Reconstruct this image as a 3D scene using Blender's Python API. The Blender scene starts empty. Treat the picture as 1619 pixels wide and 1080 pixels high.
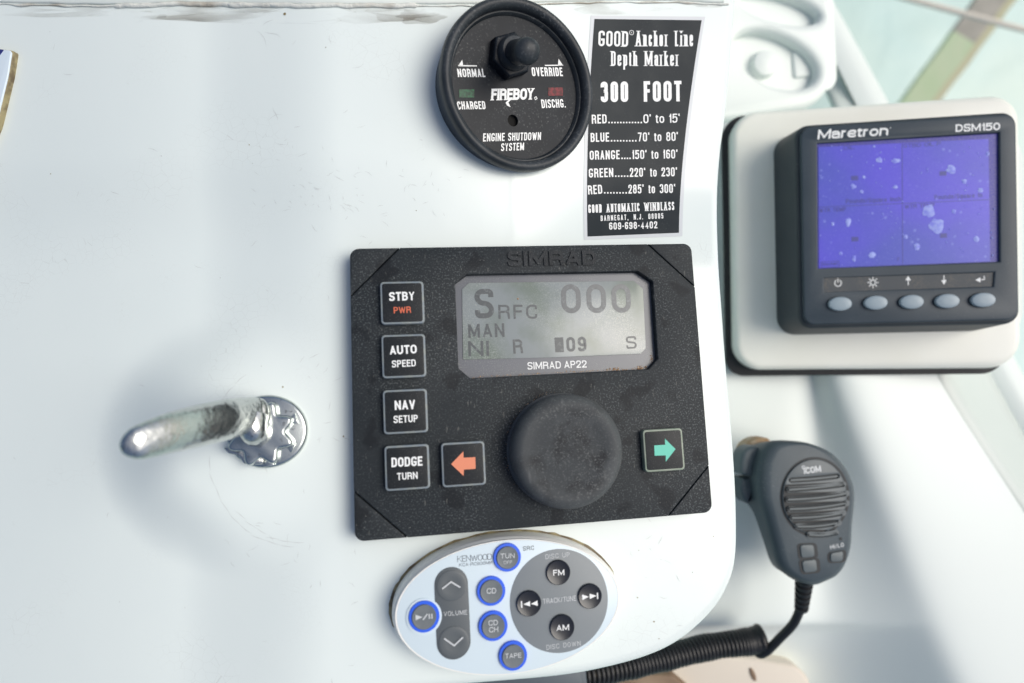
import bpy, bmesh, math, random
from mathutils import Vector, Matrix, noise
from mathutils.geometry import tessellate_polygon
random.seed(7)
sc = bpy.context.scene
COL = sc.collection

# ---------------------------------------------------------------- camera, world, sun, exposure
F, CX, CY, H = 1000.0, 809.5, 540.0, 0.25      # focal length in photo pixels, centre, camera height (m)
cd = bpy.data.cameras.new('camera'); cam = bpy.data.objects.new('camera', cd); COL.objects.link(cam)
cam.location = (0, 0, H); cd.sensor_width = 36; cd.lens = 36 * F / 1619
cd.clip_start = 0.01; cd.clip_end = 2000
cd.dof.use_dof = True; cd.dof.focus_distance = 0.27; cd.dof.aperture_fstop = 5.6
sc.camera = cam
SUN_EL, SUN_AZ = math.radians(50), math.radians(79)     # azimuth measured from +Y towards +X
w = bpy.data.worlds.new('World'); sc.world = w; w.use_nodes = True
nt = w.node_tree; sky = nt.nodes.new('ShaderNodeTexSky'); sky.sky_type = 'NISHITA'; sky.sun_disc = False
sky.sun_elevation = SUN_EL; sky.sun_rotation = SUN_AZ; sky.air_density = 1.0; sky.dust_density = 4.4; sky.ozone_density = 1.4
bg = nt.nodes['Background']; bg.inputs['Strength'].default_value = 0.11
nt.links.new(sky.outputs[0], bg.inputs[0])
sl = bpy.data.lights.new('sun', 'SUN'); sl.energy = 2.1; sl.angle = math.radians(40); sl.color = (1, .97, .90)
so = bpy.data.objects.new('sun', sl); COL.objects.link(so)
sd = Vector((math.sin(SUN_AZ) * math.cos(SUN_EL), math.cos(SUN_AZ) * math.cos(SUN_EL), math.sin(SUN_EL)))
so.rotation_euler = sd.to_track_quat('Z', 'Y').to_euler(); so.location = sd * 3
sc.view_settings.view_transform = 'Standard'; sc.view_settings.look = 'None'
sc.view_settings.exposure = -0.04; sc.view_settings.gamma = 1

# ---------------------------------------------------------------- materials
def mat(name, col, rough=.5, metal=0., spec=.5, vary=None, dots=None, bump=None, coat=0, layers=(), emit=None, coords='Object'):
    """vary=(scale, colour2, low, high); dots=(scale, colour, threshold, strength); bump=(scale, strength, distance)"""
    m = bpy.data.materials.new(name); m.use_nodes = True
    n, l = m.node_tree.nodes, m.node_tree.links
    b = n['Principled BSDF']; b.inputs['Roughness'].default_value = rough; b.inputs['Metallic'].default_value = metal
    b.inputs['Specular IOR Level'].default_value = spec; b.inputs['Coat Weight'].default_value = coat
    b.inputs['Coat Roughness'].default_value = .15
    tc = n.new('ShaderNodeTexCoord')
    rgb = n.new('ShaderNodeRGB'); rgb.outputs[0].default_value = (*col, 1); cur = rgb.outputs[0]
    def noisy(scale, lo, hi, detail=4, kind='n', stretch=None):
        src = tc.outputs[coords]
        if stretch:
            mp = n.new('ShaderNodeMapping'); mp.inputs['Scale'].default_value = stretch; l.new(src, mp.inputs[0]); src = mp.outputs[0]
        if kind == 'n':
            t = n.new('ShaderNodeTexNoise'); t.inputs['Detail'].default_value = detail; o = t.outputs[0]
        elif kind == 'v':
            t = n.new('ShaderNodeTexVoronoi'); o = t.outputs['Distance']
        elif kind == 'e':
            t = n.new('ShaderNodeTexVoronoi'); t.feature = 'DISTANCE_TO_EDGE'; o = t.outputs['Distance']
        if kind == 'r':
            vm = n.new('ShaderNodeVectorMath'); vm.operation = 'LENGTH'; fl_ = n.new('ShaderNodeMapping'); fl_.inputs['Scale'].default_value = (1, 1, 0)
            l.new(src, fl_.inputs[0]); l.new(fl_.outputs[0], vm.inputs[0]); r = n.new('ShaderNodeMapRange'); r.inputs[1].default_value = lo; r.inputs[2].default_value = hi
            l.new(vm.outputs['Value'], r.inputs[0]); return r.outputs[0]
        t.inputs['Scale'].default_value = scale; l.new(src, t.inputs['Vector'])
        r = n.new('ShaderNodeMapRange'); r.inputs[1].default_value = lo; r.inputs[2].default_value = hi
        l.new(o, r.inputs[0]); return r.outputs[0]
    def mix(fac, c2):
        nonlocal cur
        x = n.new('ShaderNodeMix'); x.data_type = 'RGBA'; l.new(fac, x.inputs[0]); l.new(cur, x.inputs[6])
        x.inputs[7].default_value = (*c2, 1); cur = x.outputs[2]
    def mul(a, b2):
        x = n.new('ShaderNodeMath'); x.operation = 'MULTIPLY'; l.new(a, x.inputs[0])
        if isinstance(b2, float): x.inputs[1].default_value = b2
        else: l.new(b2, x.inputs[1])
        return x.outputs[0]
    if vary: mix(noisy(vary[0], vary[2], vary[3]), vary[1])
    for L in layers:      # (kind, scale, lo, hi, mask_scale, mask_lo, mask_hi, strength, colour[, stretch])
        f = noisy(L[1], L[2], L[3], kind=L[0], stretch=L[9] if len(L) > 9 else None)
        if L[4]: f = mul(f, noisy(L[4], L[5], L[6], 2))
        mix(mul(f, float(L[7])), L[8])
    if dots:
        mix(mul(noisy(dots[0], dots[2], dots[2] + .05, 1), float(dots[3])), dots[1])
    l.new(cur, b.inputs['Base Color'])
    if emit:
        l.new(cur, b.inputs['Emission Color']); b.inputs['Emission Strength'].default_value = emit
    if bump:
        t = n.new('ShaderNodeTexNoise'); t.inputs['Scale'].default_value = bump[0]; t.inputs['Detail'].default_value = 3
        l.new(tc.outputs[coords], t.inputs['Vector'])
        u = n.new('ShaderNodeBump'); u.inputs['Strength'].default_value = bump[1]; u.inputs['Distance'].default_value = bump[2]
        l.new(t.outputs[0], u.inputs['Height']); l.new(u.outputs[0], b.inputs['Normal'])
    return m

M = {}
M['gelcoat'] = mat('white_gelcoat', (.73, .80, .785), .26, vary=(9, (.69, .765, .76), .35, .75), bump=(60, .05, .002), layers=[
    ('e', 260, .012, .004, 22, .55, .66, .25, (.30, .30, .28)),
    ('e', 480, .010, .003, 30, .56, .66, .2, (.34, .33, .30)),
    ('n', 1500, .72, .78, 40, .45, .6, .4, (.35, .31, .25)),
    ('v', 190, .045, .02, 60, .60, .66, .7, (.12, .10, .08))])
M['gelcoat_far'] = mat('white_gelcoat_weathered', (.77, .83, .80), .4, vary=(6, (.73, .78, .75), .4, .8), layers=[
    ('n', 900, .70, .76, 30, .45, .6, .35, (.4, .37, .3))])
M['beige'] = mat('beige_moulding', (.68, .62, .53), .5, vary=(8, (.62, .56, .48), .35, .7))
M['offwhite'] = mat('offwhite_plastic', (.84, .85, .78), .35, vary=(25, (.80, .81, .73), .35, .75), dots=(1800, (.45, .42, .32), .74, .6))
M['side_green'] = mat('grey_green_panel', (.56, .62, .59), .45, vary=(5, (.62, .67, .64), .3, .7))
M['seam'] = mat('stained_seam', (.56, .54, .44), .8, vary=(60, (.70, .70, .60), .3, .7))
M['caulk'] = mat('dirty_caulk', (.66, .68, .64), .75, vary=(45, (.40, .37, .31), .50, .66), bump=(300, .6, .002))
M['black_rubber'] = mat('black_rubber', (.012, .013, .015), .6, bump=(900, .3, .0005))
ABS = (.024, .027, .030)
M['abs'] = mat('textured_black_plastic', (.015, .020, .024), .56, spec=.25, vary=(28, (.022, .027, .031), .35, .7), bump=(4200, .35, .0003), layers=[
    ('n', 1500, .54, .66, 22, .32, .60, .7, (.13, .145, .15)),
    ('n', 800, .66, .72, 12, .45, .6, .5, (.12, .13, .13)),
    ('n', 75, .57, .63, 0, 0, 0, .7, (.006, .008, .011)),
    ('v', 420, .10, .05, 50, .52, .6, .55, (.30, .30, .28)),
    ('n', 900, .66, .72, 0, 0, 0, .35, (.22, .22, .20), (1, .25, 1))])
M['abs_dark'] = mat('dark_plastic_cover', (.015, .018, .021), .55, spec=.28, vary=(40, (.035, .04, .045), .35, .7), bump=(1700, .5, .0006), layers=[
    ('n', 1500, .54, .66, 35, .40, .64, .5, (.14, .15, .15))])
M['knob'] = mat('worn_knob_rubber', (.036, .042, .047), .6, spec=.3, vary=(75, (.010, .012, .015), .46, .58), bump=(3200, .4, .0003), layers=[
    ('r', 1, .0135, .0205, 0, 0, 0, .55, (.10, .108, .112)), ('n', 1500, .54, .68, 40, .30, .58, .75, (.15, .16, .16)), ('n', 60, .48, .62, 0, 0, 0, .35, (.09, .10, .105)),
    ('n', 420, .66, .72, 0, 0, 0, .18, (.25, .25, .25), (1, .2, 1))])
M['key'] = mat('black_key_cap', (.013, .016, .019), .45, spec=.25, bump=(3000, .2, .0003), layers=[('n', 2600, .62, .7, 0, 0, 0, .4, (.2, .2, .2))])
M['key_edge'] = mat('grey_blue_key_skirt', (.17, .21, .25), .5, vary=(300, (.24, .27, .26), .4, .65))
M['key_edge_green'] = mat('greenish_key_skirt', (.22, .28, .22), .5, vary=(300, (.30, .34, .28), .4, .65))
M['white_print'] = mat('white_print', (.80, .82, .82), .5)
M['grey_print'] = mat('pale_grey_print', (.55, .58, .60), .5)
M['dark_print'] = mat('dark_print', (.05, .06, .08), .5)
M['red_print'] = mat('orange_red_print', (.62, .13, .06), .5)
M['orange_print'] = mat('salmon_orange_print', (.72, .24, .13), .5)
M['teal_print'] = mat('teal_green_print', (.10, .55, .42), .5)
M['lcd_frame'] = mat('grey_window_mask', (.12, .13, .15), .3, layers=[('n', 2600, .55, .68, 60, .4, .6, .5, (.35, .36, .33))])
M['lcd'] = mat('dusty_grey_lcd', (.26, .29, .295), .2, vary=(45, (.18, .215, .185), .42, .62), layers=[
    ('n', 3000, .50, .66, 30, .42, .58, .75, (.42, .45, .42)),
    ('n', 120, .60, .68, 40, .45, .6, .22, (.12, .19, .15))])
M['lcd_ink'] = mat('lcd_segments', (.075, .085, .09), .3, vary=(900, (.15, .17, .175), .56, .74))
M['lcd_ink_faint'] = mat('lcd_segments_faint', (.10, .112, .12), .3, vary=(900, (.16, .18, .19), .52, .70))
M['debris'] = mat('brown_grit', (.28, .15, .07), .9, vary=(2000, (.6, .45, .3), .45, .6))
M['bezel'] = mat('blue_black_rubber_bezel', (.016, .021, .026), .45, spec=.3, vary=(60, (.035, .042, .05), .35, .7), bump=(700, .15, .0005), layers=[
    ('n', 900, .56, .70, 30, .42, .62, .55, (.13, .14, .15))])
M['gauge_face'] = mat('navy_gauge_face', (.005, .008, .013), .45, spec=.2, vary=(80, (.010, .014, .020), .4, .7), layers=[
    ('n', 1300, .58, .7, 45, .42, .6, .5, (.13, .14, .14)), ('v', 300, .05, .02, 80, .5, .6, .5, (.3, .28, .2))])
M['led_green'] = mat('dark_green_lens', (.004, .035, .02), .35, spec=.25, vary=(700, (.008, .09, .04), .4, .6))
M['led_red'] = mat('dark_red_lens', (.06, .006, .01), .35, spec=.25, vary=(700, (.18, .01, .02), .4, .6))
M['hole'] = mat('black_hole', (.002, .002, .002), .9)
M['sticker'] = mat('dark_slate_sticker', (.016, .022, .027), .5, spec=.2, vary=(60, (.028, .034, .038), .4, .7), layers=[
    ('n', 1500, .62, .7, 40, .45, .6, .25, (.2, .2, .2))])
M['sticker_white'] = mat('sticker_white_margin', (.60, .635, .66), .4)
M['remote_white'] = mat('white_remote_shell', (.82, .82, .78), .28)
M['remote_face'] = mat('pale_blue_remote_face', (.62, .73, .79), .3)
M['remote_grey'] = mat('satin_grey', (.19, .215, .23), .4, spec=.4, bump=(900, .1, .0002), vary=(30, (.22, .245, .26), .3, .7))
M['rocker_grey'] = mat('rocker_grey', (.10, .115, .125), .4, spec=.35)
M['button_grey'] = mat('button_grey', (.13, .15, .165), .35, spec=.35, vary=(300, (.16, .18, .19), .3, .7))
M['button_black'] = mat('button_black', (.010, .013, .020), .22)
M['blue_ring'] = mat('bright_blue_ring', (.025, .12, .78), .3)
M['mar_body'] = mat('charcoal_instrument_case', (.028, .037, .045), .5, spec=.35, vary=(40, (.036, .045, .054), .4, .7), bump=(1300, .25, .0004), layers=[
    ('n', 2000, .64, .7, 50, .45, .6, .4, (.25, .25, .22))])
M['mar_face'] = mat('slate_instrument_face', (.034, .050, .066), .45, spec=.3, vary=(40, (.043, .060, .077), .4, .7), bump=(1300, .15, .0003), layers=[
    ('n', 2000, .64, .7, 50, .45, .6, .45, (.28, .28, .25))])
M['mar_strip'] = mat('dusty_legend_strip', (.05, .06, .07), .6, layers=[('n', 1700, .5, .6, 60, .4, .6, .5, (.16, .14, .11))])
M['mar_screen'] = mat('blue_violet_screen', (.095, .080, .54), .25, spec=.35, vary=(14, (.075, .09, .42), .4, .62), emit=.22, layers=[
    ('v', 210, .20, .13, 60, .50, .58, .30, (.30, .36, .75)),
    ('v', 520, .17, .10, 80, .50, .56, .3, (.32, .38, .75)),
    ('n', 2500, .60, .68, 0, 0, 0, .25, (.35, .4, .8))])
M['mar_screen_edge'] = mat('dark_blue_screen_edge', (.03, .025, .30), .4, emit=.1, layers=[('n', 1800, .5, .58, 0, 0, 0, .4, (.2, .2, .3))])
M['mar_ink'] = mat('dim_screen_segments', (.045, .05, .26), .4, emit=.1)
M['salt'] = mat('dried_salt', (.30, .36, .74), .6, vary=(500, (.18, .20, .68), .4, .65), emit=.1)
M['mar_button'] = mat('pale_grey_button', (.26, .33, .38), .4)
M['mic'] = mat('grey_blue_mic_shell', (.046, .064, .078), .48, spec=.35, vary=(35, (.062, .082, .096), .35, .7), bump=(900, .1, .0004), layers=[
    ('n', 800, .60, .7, 30, .45, .6, .35, (.18, .20, .2))])
M['mic_face'] = mat('mic_grille_plastic', (.065, .085, .098), .45)
M['mic_key'] = mat('mic_key_plastic', (.080, .104, .116), .45)
M['mic_dark'] = mat('mic_groove', (.010, .014, .018), .6)
M['cord'] = mat('black_cord_rubber', (.010, .011, .013), .42)
M['bracket'] = mat('rusty_bracket', (.38, .24, .12), .7, vary=(120, (.5, .4, .28), .4, .6))
M['chrome'] = mat('pitted_chrome', (.60, .62, .60), .22, metal=1, bump=(500, .25, .001), layers=[
    ('n', 500, .61, .66, 60, .35, .55, .8, (.12, .13, .13)), ('n', 1300, .63, .69, 0, 0, 0, .6, (.14, .15, .15))])
M['chrome_clean'] = mat('chrome', (.52, .56, .55), .24, metal=1, bump=(220, .03, .001), layers=[('n', 500, .62, .7, 0, 0, 0, .5, (.16, .17, .17))])
M['plate_blue'] = mat('pale_plate', (.62, .72, .80), .3)
M['plate_navy'] = mat('navy_corner', (.02, .03, .18), .4)
M['plate_edge'] = mat('brown_plate_edge', (.12, .09, .05), .6, vary=(200, (.30, .26, .14), .4, .6))
M['brown'] = mat('brown_trim', (.20, .13, .08), .6, vary=(40, (.28, .2, .13), .4, .6))
M['brown_pale'] = mat('tan_panel', (.52, .42, .33), .6, vary=(30, (.46, .36, .28), .35, .7))
M['slate'] = mat('slate_grey_box', (.07, .09, .11), .4)
M['timber'] = mat('algae_timber', (.56, .68, .44), .9, vary=(6, (.52, .66, .40), .35, .65), layers=[('n', 14, .4, .7, 0, 0, 0, .4, (.70, .72, .52), (1, .2, 1))])
M['timber_dry'] = mat('weathered_timber', (.42, .40, .34), .9, vary=(20, (.52, .49, .42), .35, .65))
M['timber_pale'] = mat('pale_timber_edge', (.60, .58, .38), .9)
M['rope'] = mat('beige_rope', (.66, .62, .54), .9)

# ---------------------------------------------------------------- helpers
def tag(o, label=None, cat=None, group=None, kind=None):
    if label: o['label'] = label
    if cat: o['category'] = cat
    if group: o['group'] = group
    if kind: o['kind'] = kind
    return o
def mesh(name, verts, faces, m, parent=None, smooth=35, fmats=None, loc=None):
    me = bpy.data.meshes.new(name); me.from_pydata([tuple(v) for v in verts], [], faces)
    for mm in (m if isinstance(m, list) else [m]): me.materials.append(M[mm])
    if fmats: me.polygons.foreach_set('material_index', fmats)
    bm = bmesh.new(); bm.from_mesh(me); bmesh.ops.recalc_face_normals(bm, faces=bm.faces) if smooth != 'keep' else None
    bm.to_mesh(me); bm.free()
    if smooth and smooth != 'keep':
        me.shade_smooth(); me.set_sharp_from_angle(angle=math.radians(smooth))
    o = bpy.data.objects.new(name, me); COL.objects.link(o)
    if parent: o.parent = parent
    if loc: o.location = loc
    return o
def ray(px, py): return Vector(((px - CX) / F, -(py - CY) / F, -1))
def P(px, py, d): return Vector((0, 0, H)) + ray(px, py) * d

class Frame:
    def __init__(s, o, N, X=None):
        s.o = Vector(o); s.N = Vector(N).normalized(); X = Vector(X or (1, 0, 0))
        s.X = (X - s.N * X.dot(s.N)).normalized(); s.Y = s.N.cross(s.X); s.root = None
    def hit(s, px, py, h=0.):
        r = ray(px, py); c = Vector((0, 0, H)); t = (h - (c - s.o).dot(s.N)) / r.dot(s.N); q = c + r * t - s.o
        return Vector((q.dot(s.X), q.dot(s.Y)))
    def mtx(s):
        m = Matrix((s.X, s.Y, s.N)).transposed().to_4x4(); m.translation = s.o; return m
    def empty(s, name, *a, **k):
        e = bpy.data.objects.new(name, None); COL.objects.link(e); e.empty_display_size = .01
        e.matrix_world = s.mtx(); s.root = e; tag(e, *a, **k); return e

def area(p): return sum(p[i][0] * p[(i + 1) % len(p)][1] - p[(i + 1) % len(p)][0] * p[i][1] for i in range(len(p))) / 2
def inset(p, d):
    out = []; n = len(p)
    for i in range(n):
        a, b, c = Vector(p[i - 1][:2]), Vector(p[i][:2]), Vector(p[(i + 1) % n][:2])
        e1, e2 = (b - a), (c - b)
        e1 = e1.normalized() if e1.length > 1e-9 else e2.normalized(); e2 = e2.normalized() if e2.length > 1e-9 else e1
        n1, n2 = Vector((-e1.y, e1.x)), Vector((-e2.y, e2.x)); s = n1 + n2
        s = s.normalized() if s.length > 1e-6 else n1
        k = max(.35, s.dot(n1)); out.append(b + s * (d / k))
    return out
def rounded(p, r, n=5, closed=True):
    out = []; N = len(p); rs = r if isinstance(r, (list, tuple)) else [r] * N
    for i in range(N):
        b = Vector(p[i][:2])
        if not closed and i in (0, N - 1): out.append(b); continue
        a, c = Vector(p[i - 1][:2]), Vector(p[(i + 1) % N][:2])
        d = min(rs[i], (a - b).length * .499, (c - b).length * .499)
        if d < 1e-7: out.append(b); continue
        q0, q1 = b + (a - b).normalized() * d, b + (c - b).normalized() * d
        for k in range(n + 1):
            t = k / n; kk = .5523
            c0, c1 = q0.lerp(b, kk), q1.lerp(b, kk)
            out.append(q0 * (1 - t) ** 3 + c0 * 3 * t * (1 - t) ** 2 + c1 * 3 * t * t * (1 - t) + q1 * t ** 3)
    return out
def ell(c, rx, ry, n=48, rot=0):
    return [Vector((c[0] + rx * math.cos(a) * math.cos(rot) - ry * math.sin(a) * math.sin(rot),
                    c[1] + rx * math.cos(a) * math.sin(rot) + ry * math.sin(a) * math.cos(rot))) for a in (2 * math.pi * k / n for k in range(n))]
def prism(name, outlines, z0, z1, m, parent=None, b=0., loc=None, bottom=False, steps=3, taper=0., topmat=None, smooth=35):
    """solid with optional holes; b = rounded top edge; taper = how much wider the foot is"""
    V, Fc, fm = [], [], []; tops = []
    for i, p in enumerate(outlines):
        p = [Vector(q[:2]) for q in p]
        if (area(p) > 0) != (i == 0): p.reverse()
        rings = []
        if taper and i == 0: rings.append((inset(p, -taper), z0))
        else: rings.append((p, z0))
        if b > 0:
            for k in range(steps + 1):
                a = math.pi / 2 * k / steps
                rings.append((inset(p, b * (1 - math.cos(a))), z1 - b * (1 - math.sin(a))))
        else: rings.append((p, z1))
        n = len(p); base = len(V)
        for rr, z in rings: V += [(q.x, q.y, z) for q in rr]
        for k in range(len(rings) - 1):
            for j in range(n):
                j2 = (j + 1) % n
                Fc.append((base + k * n + j, base + k * n + j2, base + (k + 1) * n + j2, base + (k + 1) * n + j)); fm.append(0)
        tops.append((base + (len(rings) - 1) * n, rings[-1][0], base, rings[0][0]))
    if len(outlines) == 1:
        s, r, s0, _ = tops[0]; Fc.append(tuple(range(s, s + len(r)))); fm.append(1 if topmat else 0)
        if bottom: Fc.append(tuple(range(s0 + len(r) - 1, s0 - 1, -1))); fm.append(0)
    else:
        idx = [s + k for s, r, _, _ in tops for k in range(len(r))]
        for t in tessellate_polygon([[q.to_3d() for q in r] for _, r, _, _ in tops]):
            Fc.append(tuple(idx[k] for k in t)); fm.append(1 if topmat else 0)
    return mesh(name, V, Fc, [m, topmat] if topmat else m, parent, loc=loc, smooth=smooth, fmats=fm if topmat else None)
def lathe(name, prof, m, parent=None, n=64, c=(0, 0), sx=1, sy=1, cap=True, loc=None, smooth=35):
    V, Fc = [], []
    for r, z in prof:
        for k in range(n):
            a = 2 * math.pi * k / n; V.append((c[0] + r * sx * math.cos(a), c[1] + r * sy * math.sin(a), z))
    for i in range(len(prof) - 1):
        for k in range(n):
            k2 = (k + 1) % n; Fc.append((i * n + k, i * n + k2, (i + 1) * n + k2, (i + 1) * n + k))
    if cap: s = (len(prof) - 1) * n; Fc.append(tuple(range(s, s + n)))
    return mesh(name, V, Fc, m, parent, loc=loc, smooth=smooth)
def sweep(name, path, radii, m, parent=None, n=12, caps=True, up=None):
    V, Fc = [], []; path = [Vector(p) for p in path]; N = len(path); u = None
    for i, p in enumerate(path):
        t = (path[min(i + 1, N - 1)] - path[max(i - 1, 0)]).normalized()
        if up is not None: u = Vector(up)
        elif u is None: u = Vector((0, 0, 1)) if abs(t.z) < .8 else Vector((1, 0, 0))
        u = (u - t * u.dot(t)).normalized(); v = t.cross(u)
        r = radii[i] if isinstance(radii, list) else radii; ra, rb = r if isinstance(r, tuple) else (r, r)
        for k in range(n):
            a = 2 * math.pi * k / n; V.append(p + u * (ra * math.cos(a)) + v * (rb * math.sin(a)))
    for i in range(N - 1):
        for k in range(n):
            k2 = (k + 1) % n; Fc.append((i * n + k, i * n + k2, (i + 1) * n + k2, (i + 1) * n + k))
    if caps: Fc += [tuple(range(n)), tuple(range((N - 1) * n, N * n))]
    return mesh(name, V, Fc, m, parent, smooth=50)
def catmull(pts, n=8):
    pts = [Vector(p) for p in pts]; out = []
    for i in range(len(pts) - 1):
        p0, p1, p2, p3 = pts[max(i - 1, 0)], pts[i], pts[i + 1], pts[min(i + 2, len(pts) - 1)]
        for k in range(n):
            t = k / n
            out.append(.5 * ((2 * p1) + (p2 - p0) * t + (2 * p0 - 5 * p1 + 4 * p2 - p3) * t * t + (3 * p1 - p0 - 3 * p2 + p3) * t ** 3))
    out.append(pts[-1]); return out

# ---------------------------------------------------------------- stroke lettering
G = {
'A': (1.0, "0 0 .5 1;.5 1 1 0;.22 .27 .78 .27"), 'B': (.94, "0 0 0 1;r0 1 .95 1 .95 .54 0 .54;r0 .54 1 .54 1 0 0 0"),
'C': (.94, "r1 .7 1 1 0 1 0 0 1 0 1 .3"), 'D': (.96, "0 0 0 1;r0 1 1 1 1 0 0 0"), 'E': (.82, "1 1 0 1 0 0 1 0;0 .53 .88 .53"),
'F': (.78, "1 1 0 1 0 0;0 .53 .88 .53"), 'G': (.98, "r1 .73 1 1 0 1 0 0 1 0 1 .42;.62 .42 1 .42"), 'H': (.98, "0 0 0 1;1 0 1 1;0 .53 1 .53"),
'I': (0, "0 0 0 1"), 'J': (.8, "r1 1 1 0 0 0 0 .3"), 'K': (.98, "0 0 0 1;1 1 0 .38;.32 .56 1 0"), 'L': (.78, "0 1 0 0 1 0"),
'M': (1.22, "0 0 0 1;.04 1 .5 .1;.5 .1 .96 1;1 1 1 0"), 'N': (1.0, "0 0 0 1;.04 1 .96 0;1 0 1 1"), 'O': (.98, "ro0 0 0 1 1 1 1 0"), 'P': (.92, "0 0 0 1;r0 1 1 1 1 .47 0 .47"),
'Q': (.98, "ro0 0 0 1 1 1 1 0;.6 .25 1 -.05"), 'R': (.98, "0 0 0 1;r0 1 .96 1 .96 .5 0 .5;r.45 .5 .93 .5 1 0"),
'S': (.92, "r1 .76 1 1 0 1 0 .56 1 .46 1 0 0 0 0 .24"), 'T': (.88, "0 1 1 1;.5 0 .5 1"), 'U': (.96, "r0 1 0 0 1 0 1 1"), 'V': (.98, "0 1 .5 0;.5 0 1 1"),
'W': (1.45, "0 1 .26 0;.26 0 .5 .9;.5 .9 .74 0;.74 0 1 1"), 'X': (.95, "0 0 1 1;0 1 1 0"), 'Y': (.95, "0 1 .5 .42 1 1;.5 .42 .5 0"), 'Z': (.9, "0 1 1 1 0 0 1 0"),
'0': (.9, "ro0 0 0 1 1 1 1 0"), '1': (.42, "0 .74 1 .95;1 0 1 1"), '2': (.88, "r0 .72 0 1 1 1 1 .58 0 .04;0 0 1 0"),
'3': (.88, "r0 .77 0 1 .96 1 .96 .54 .35 .54;r.35 .54 1 .54 1 0 0 0 0 .23"), '4': (.92, ".76 0 .76 1 0 .26 1 .26"),
'5': (.88, "1 1 .08 1 .03 .52;r.03 .5 .1 .66 1 .68 1 0 0 0 0 .22"), '6': (.88, "r1 .78 1 1 0 1 0 0 1 0 1 .58 0 .58"), '7': (.84, "0 1 1 1 .35 0"),
'8': (.9, "ro.05 1 .95 1 .95 .54 .05 .54;ro0 0 1 0 1 .54 0 .54"), '9': (.88, "r0 .22 0 0 1 0 1 1 0 1 0 .42 1 .42"),
'a': (.8, "r0 .5 0 .72 1 .72 1 0;r1 .42 0 .42 0 0 1 0"), 'b': (.84, "0 0 0 1;ro0 0 1 0 1 .72 0 .72"), 'c': (.78, "r1 .48 1 .72 0 .72 0 0 1 0 1 .24"),
'd': (.84, "1 0 1 1;ro0 0 1 0 1 .72 0 .72"), 'e': (.82, "r1 .2 1 0 0 0 0 .72 1 .72 1 .36 0 .36"), 'h': (.82, "0 0 0 1;r0 .4 0 .72 1 .72 1 0"),
'i': (0, "0 0 0 .68;0 .97 0 1"), 'k': (.82, "0 0 0 1;1 .7 0 .28;.35 .45 1 0"), 'm': (1.25, "0 0 0 .72;r0 .4 0 .72 .5 .72 .5 0;r.5 .4 .5 .72 1 .72 1 0"), 'l': (0, "0 0 0 1"), 'n': (.82, "0 0 0 .72;r0 .4 0 .72 1 .72 1 0"), 'o': (.84, "ro0 0 0 .72 1 .72 1 0"),
'p': (.84, "0 -.28 0 .72;ro0 0 1 0 1 .72 0 .72"), 'q': (.84, "1 -.28 1 .72;ro0 0 1 0 1 .72 0 .72"), 'r': (.5, "0 0 0 .72;r0 .35 0 .72 1 .7"),
's': (.76, "r1 .54 1 .72 0 .72 0 .4 1 .34 1 0 0 0 0 .2"), 't': (.48, "r.35 .95 .35 0 1 0;0 .72 1 .72"), 'u': (.82, "r0 .72 0 0 1 0 1 .72;1 0 1 .72"),
'.': (0, "0 0 0 .002"), "'": (0, "0 1 0 .86"), '/': (.55, "0 0 1 1"), ',': (0, "0 .0 0 -.12"), '-': (.42, "0 .42 1 .42"),
'*': (.9, "ro0 0 0 1 1 1 1 0;.5 .4 .5 .6"), '#': (.9, "0 0 1 0;0 .2 1 .2;0 .4 1 .4;0 .6 1 .6;0 .8 1 .8;0 1 1 1"), ':': (0, "0 .1 0 .12;0 .6 0 .62")}

def strip(pts, t, closed, V, Fc, z, clamp=None, depth=0., cap=True):
    pts = [Vector(p) for p in pts]; n = len(pts); base = len(V)
    if cap and not closed:
        d0, d1 = (pts[0] - pts[1]).normalized(), (pts[-1] - pts[-2]).normalized(); c0, c1 = cap if isinstance(cap, tuple) else (True, True)
        if c0: pts[0] = pts[0] + d0 * t / 2
        if c1: pts[-1] = pts[-1] + d1 * t / 2
    L, R = [], []
    for i in range(n):
        a = pts[i - 1] if (i or closed) else None; c = pts[(i + 1) % n] if (i < n - 1 or closed) else None; b = pts[i]
        e1 = (b - a).normalized() if a is not None else None; e2 = (c - b).normalized() if c is not None else None
        if e1 is None: e1 = e2
        if e2 is None: e2 = e1
        n1, n2 = Vector((-e1.y, e1.x)), Vector((-e2.y, e2.x)); s = n1 + n2
        s = s.normalized() if s.length > 1e-6 else n1; k = max(.38, s.dot(n1))
        for S, sg in ((L, 1), (R, -1)):
            q = b + s * (sg * t / 2 / k)
            if clamp: q = Vector((min(max(q.x, clamp[0]), clamp[2]), min(max(q.y, clamp[1]), clamp[3])))
            S.append(q)
    for a, b in zip(L, R): V += [(a.x, a.y, z + depth), (b.x, b.y, z + depth)]
    m = n if closed else n - 1
    for i in range(m):
        j = (i + 1) % n; Fc.append((base + 2 * i, base + 2 * i + 1, base + 2 * j + 1, base + 2 * j))
    if depth:
        b2 = len(V)
        for a, b in zip(L, R): V += [(a.x, a.y, z), (b.x, b.y, z)]
        for i in range(m):
            j = (i + 1) % n
            for s in (0, 1): Fc.append((base + 2 * i + s, base + 2 * j + s, b2 + 2 * j + s, b2 + 2 * i + s))
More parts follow.
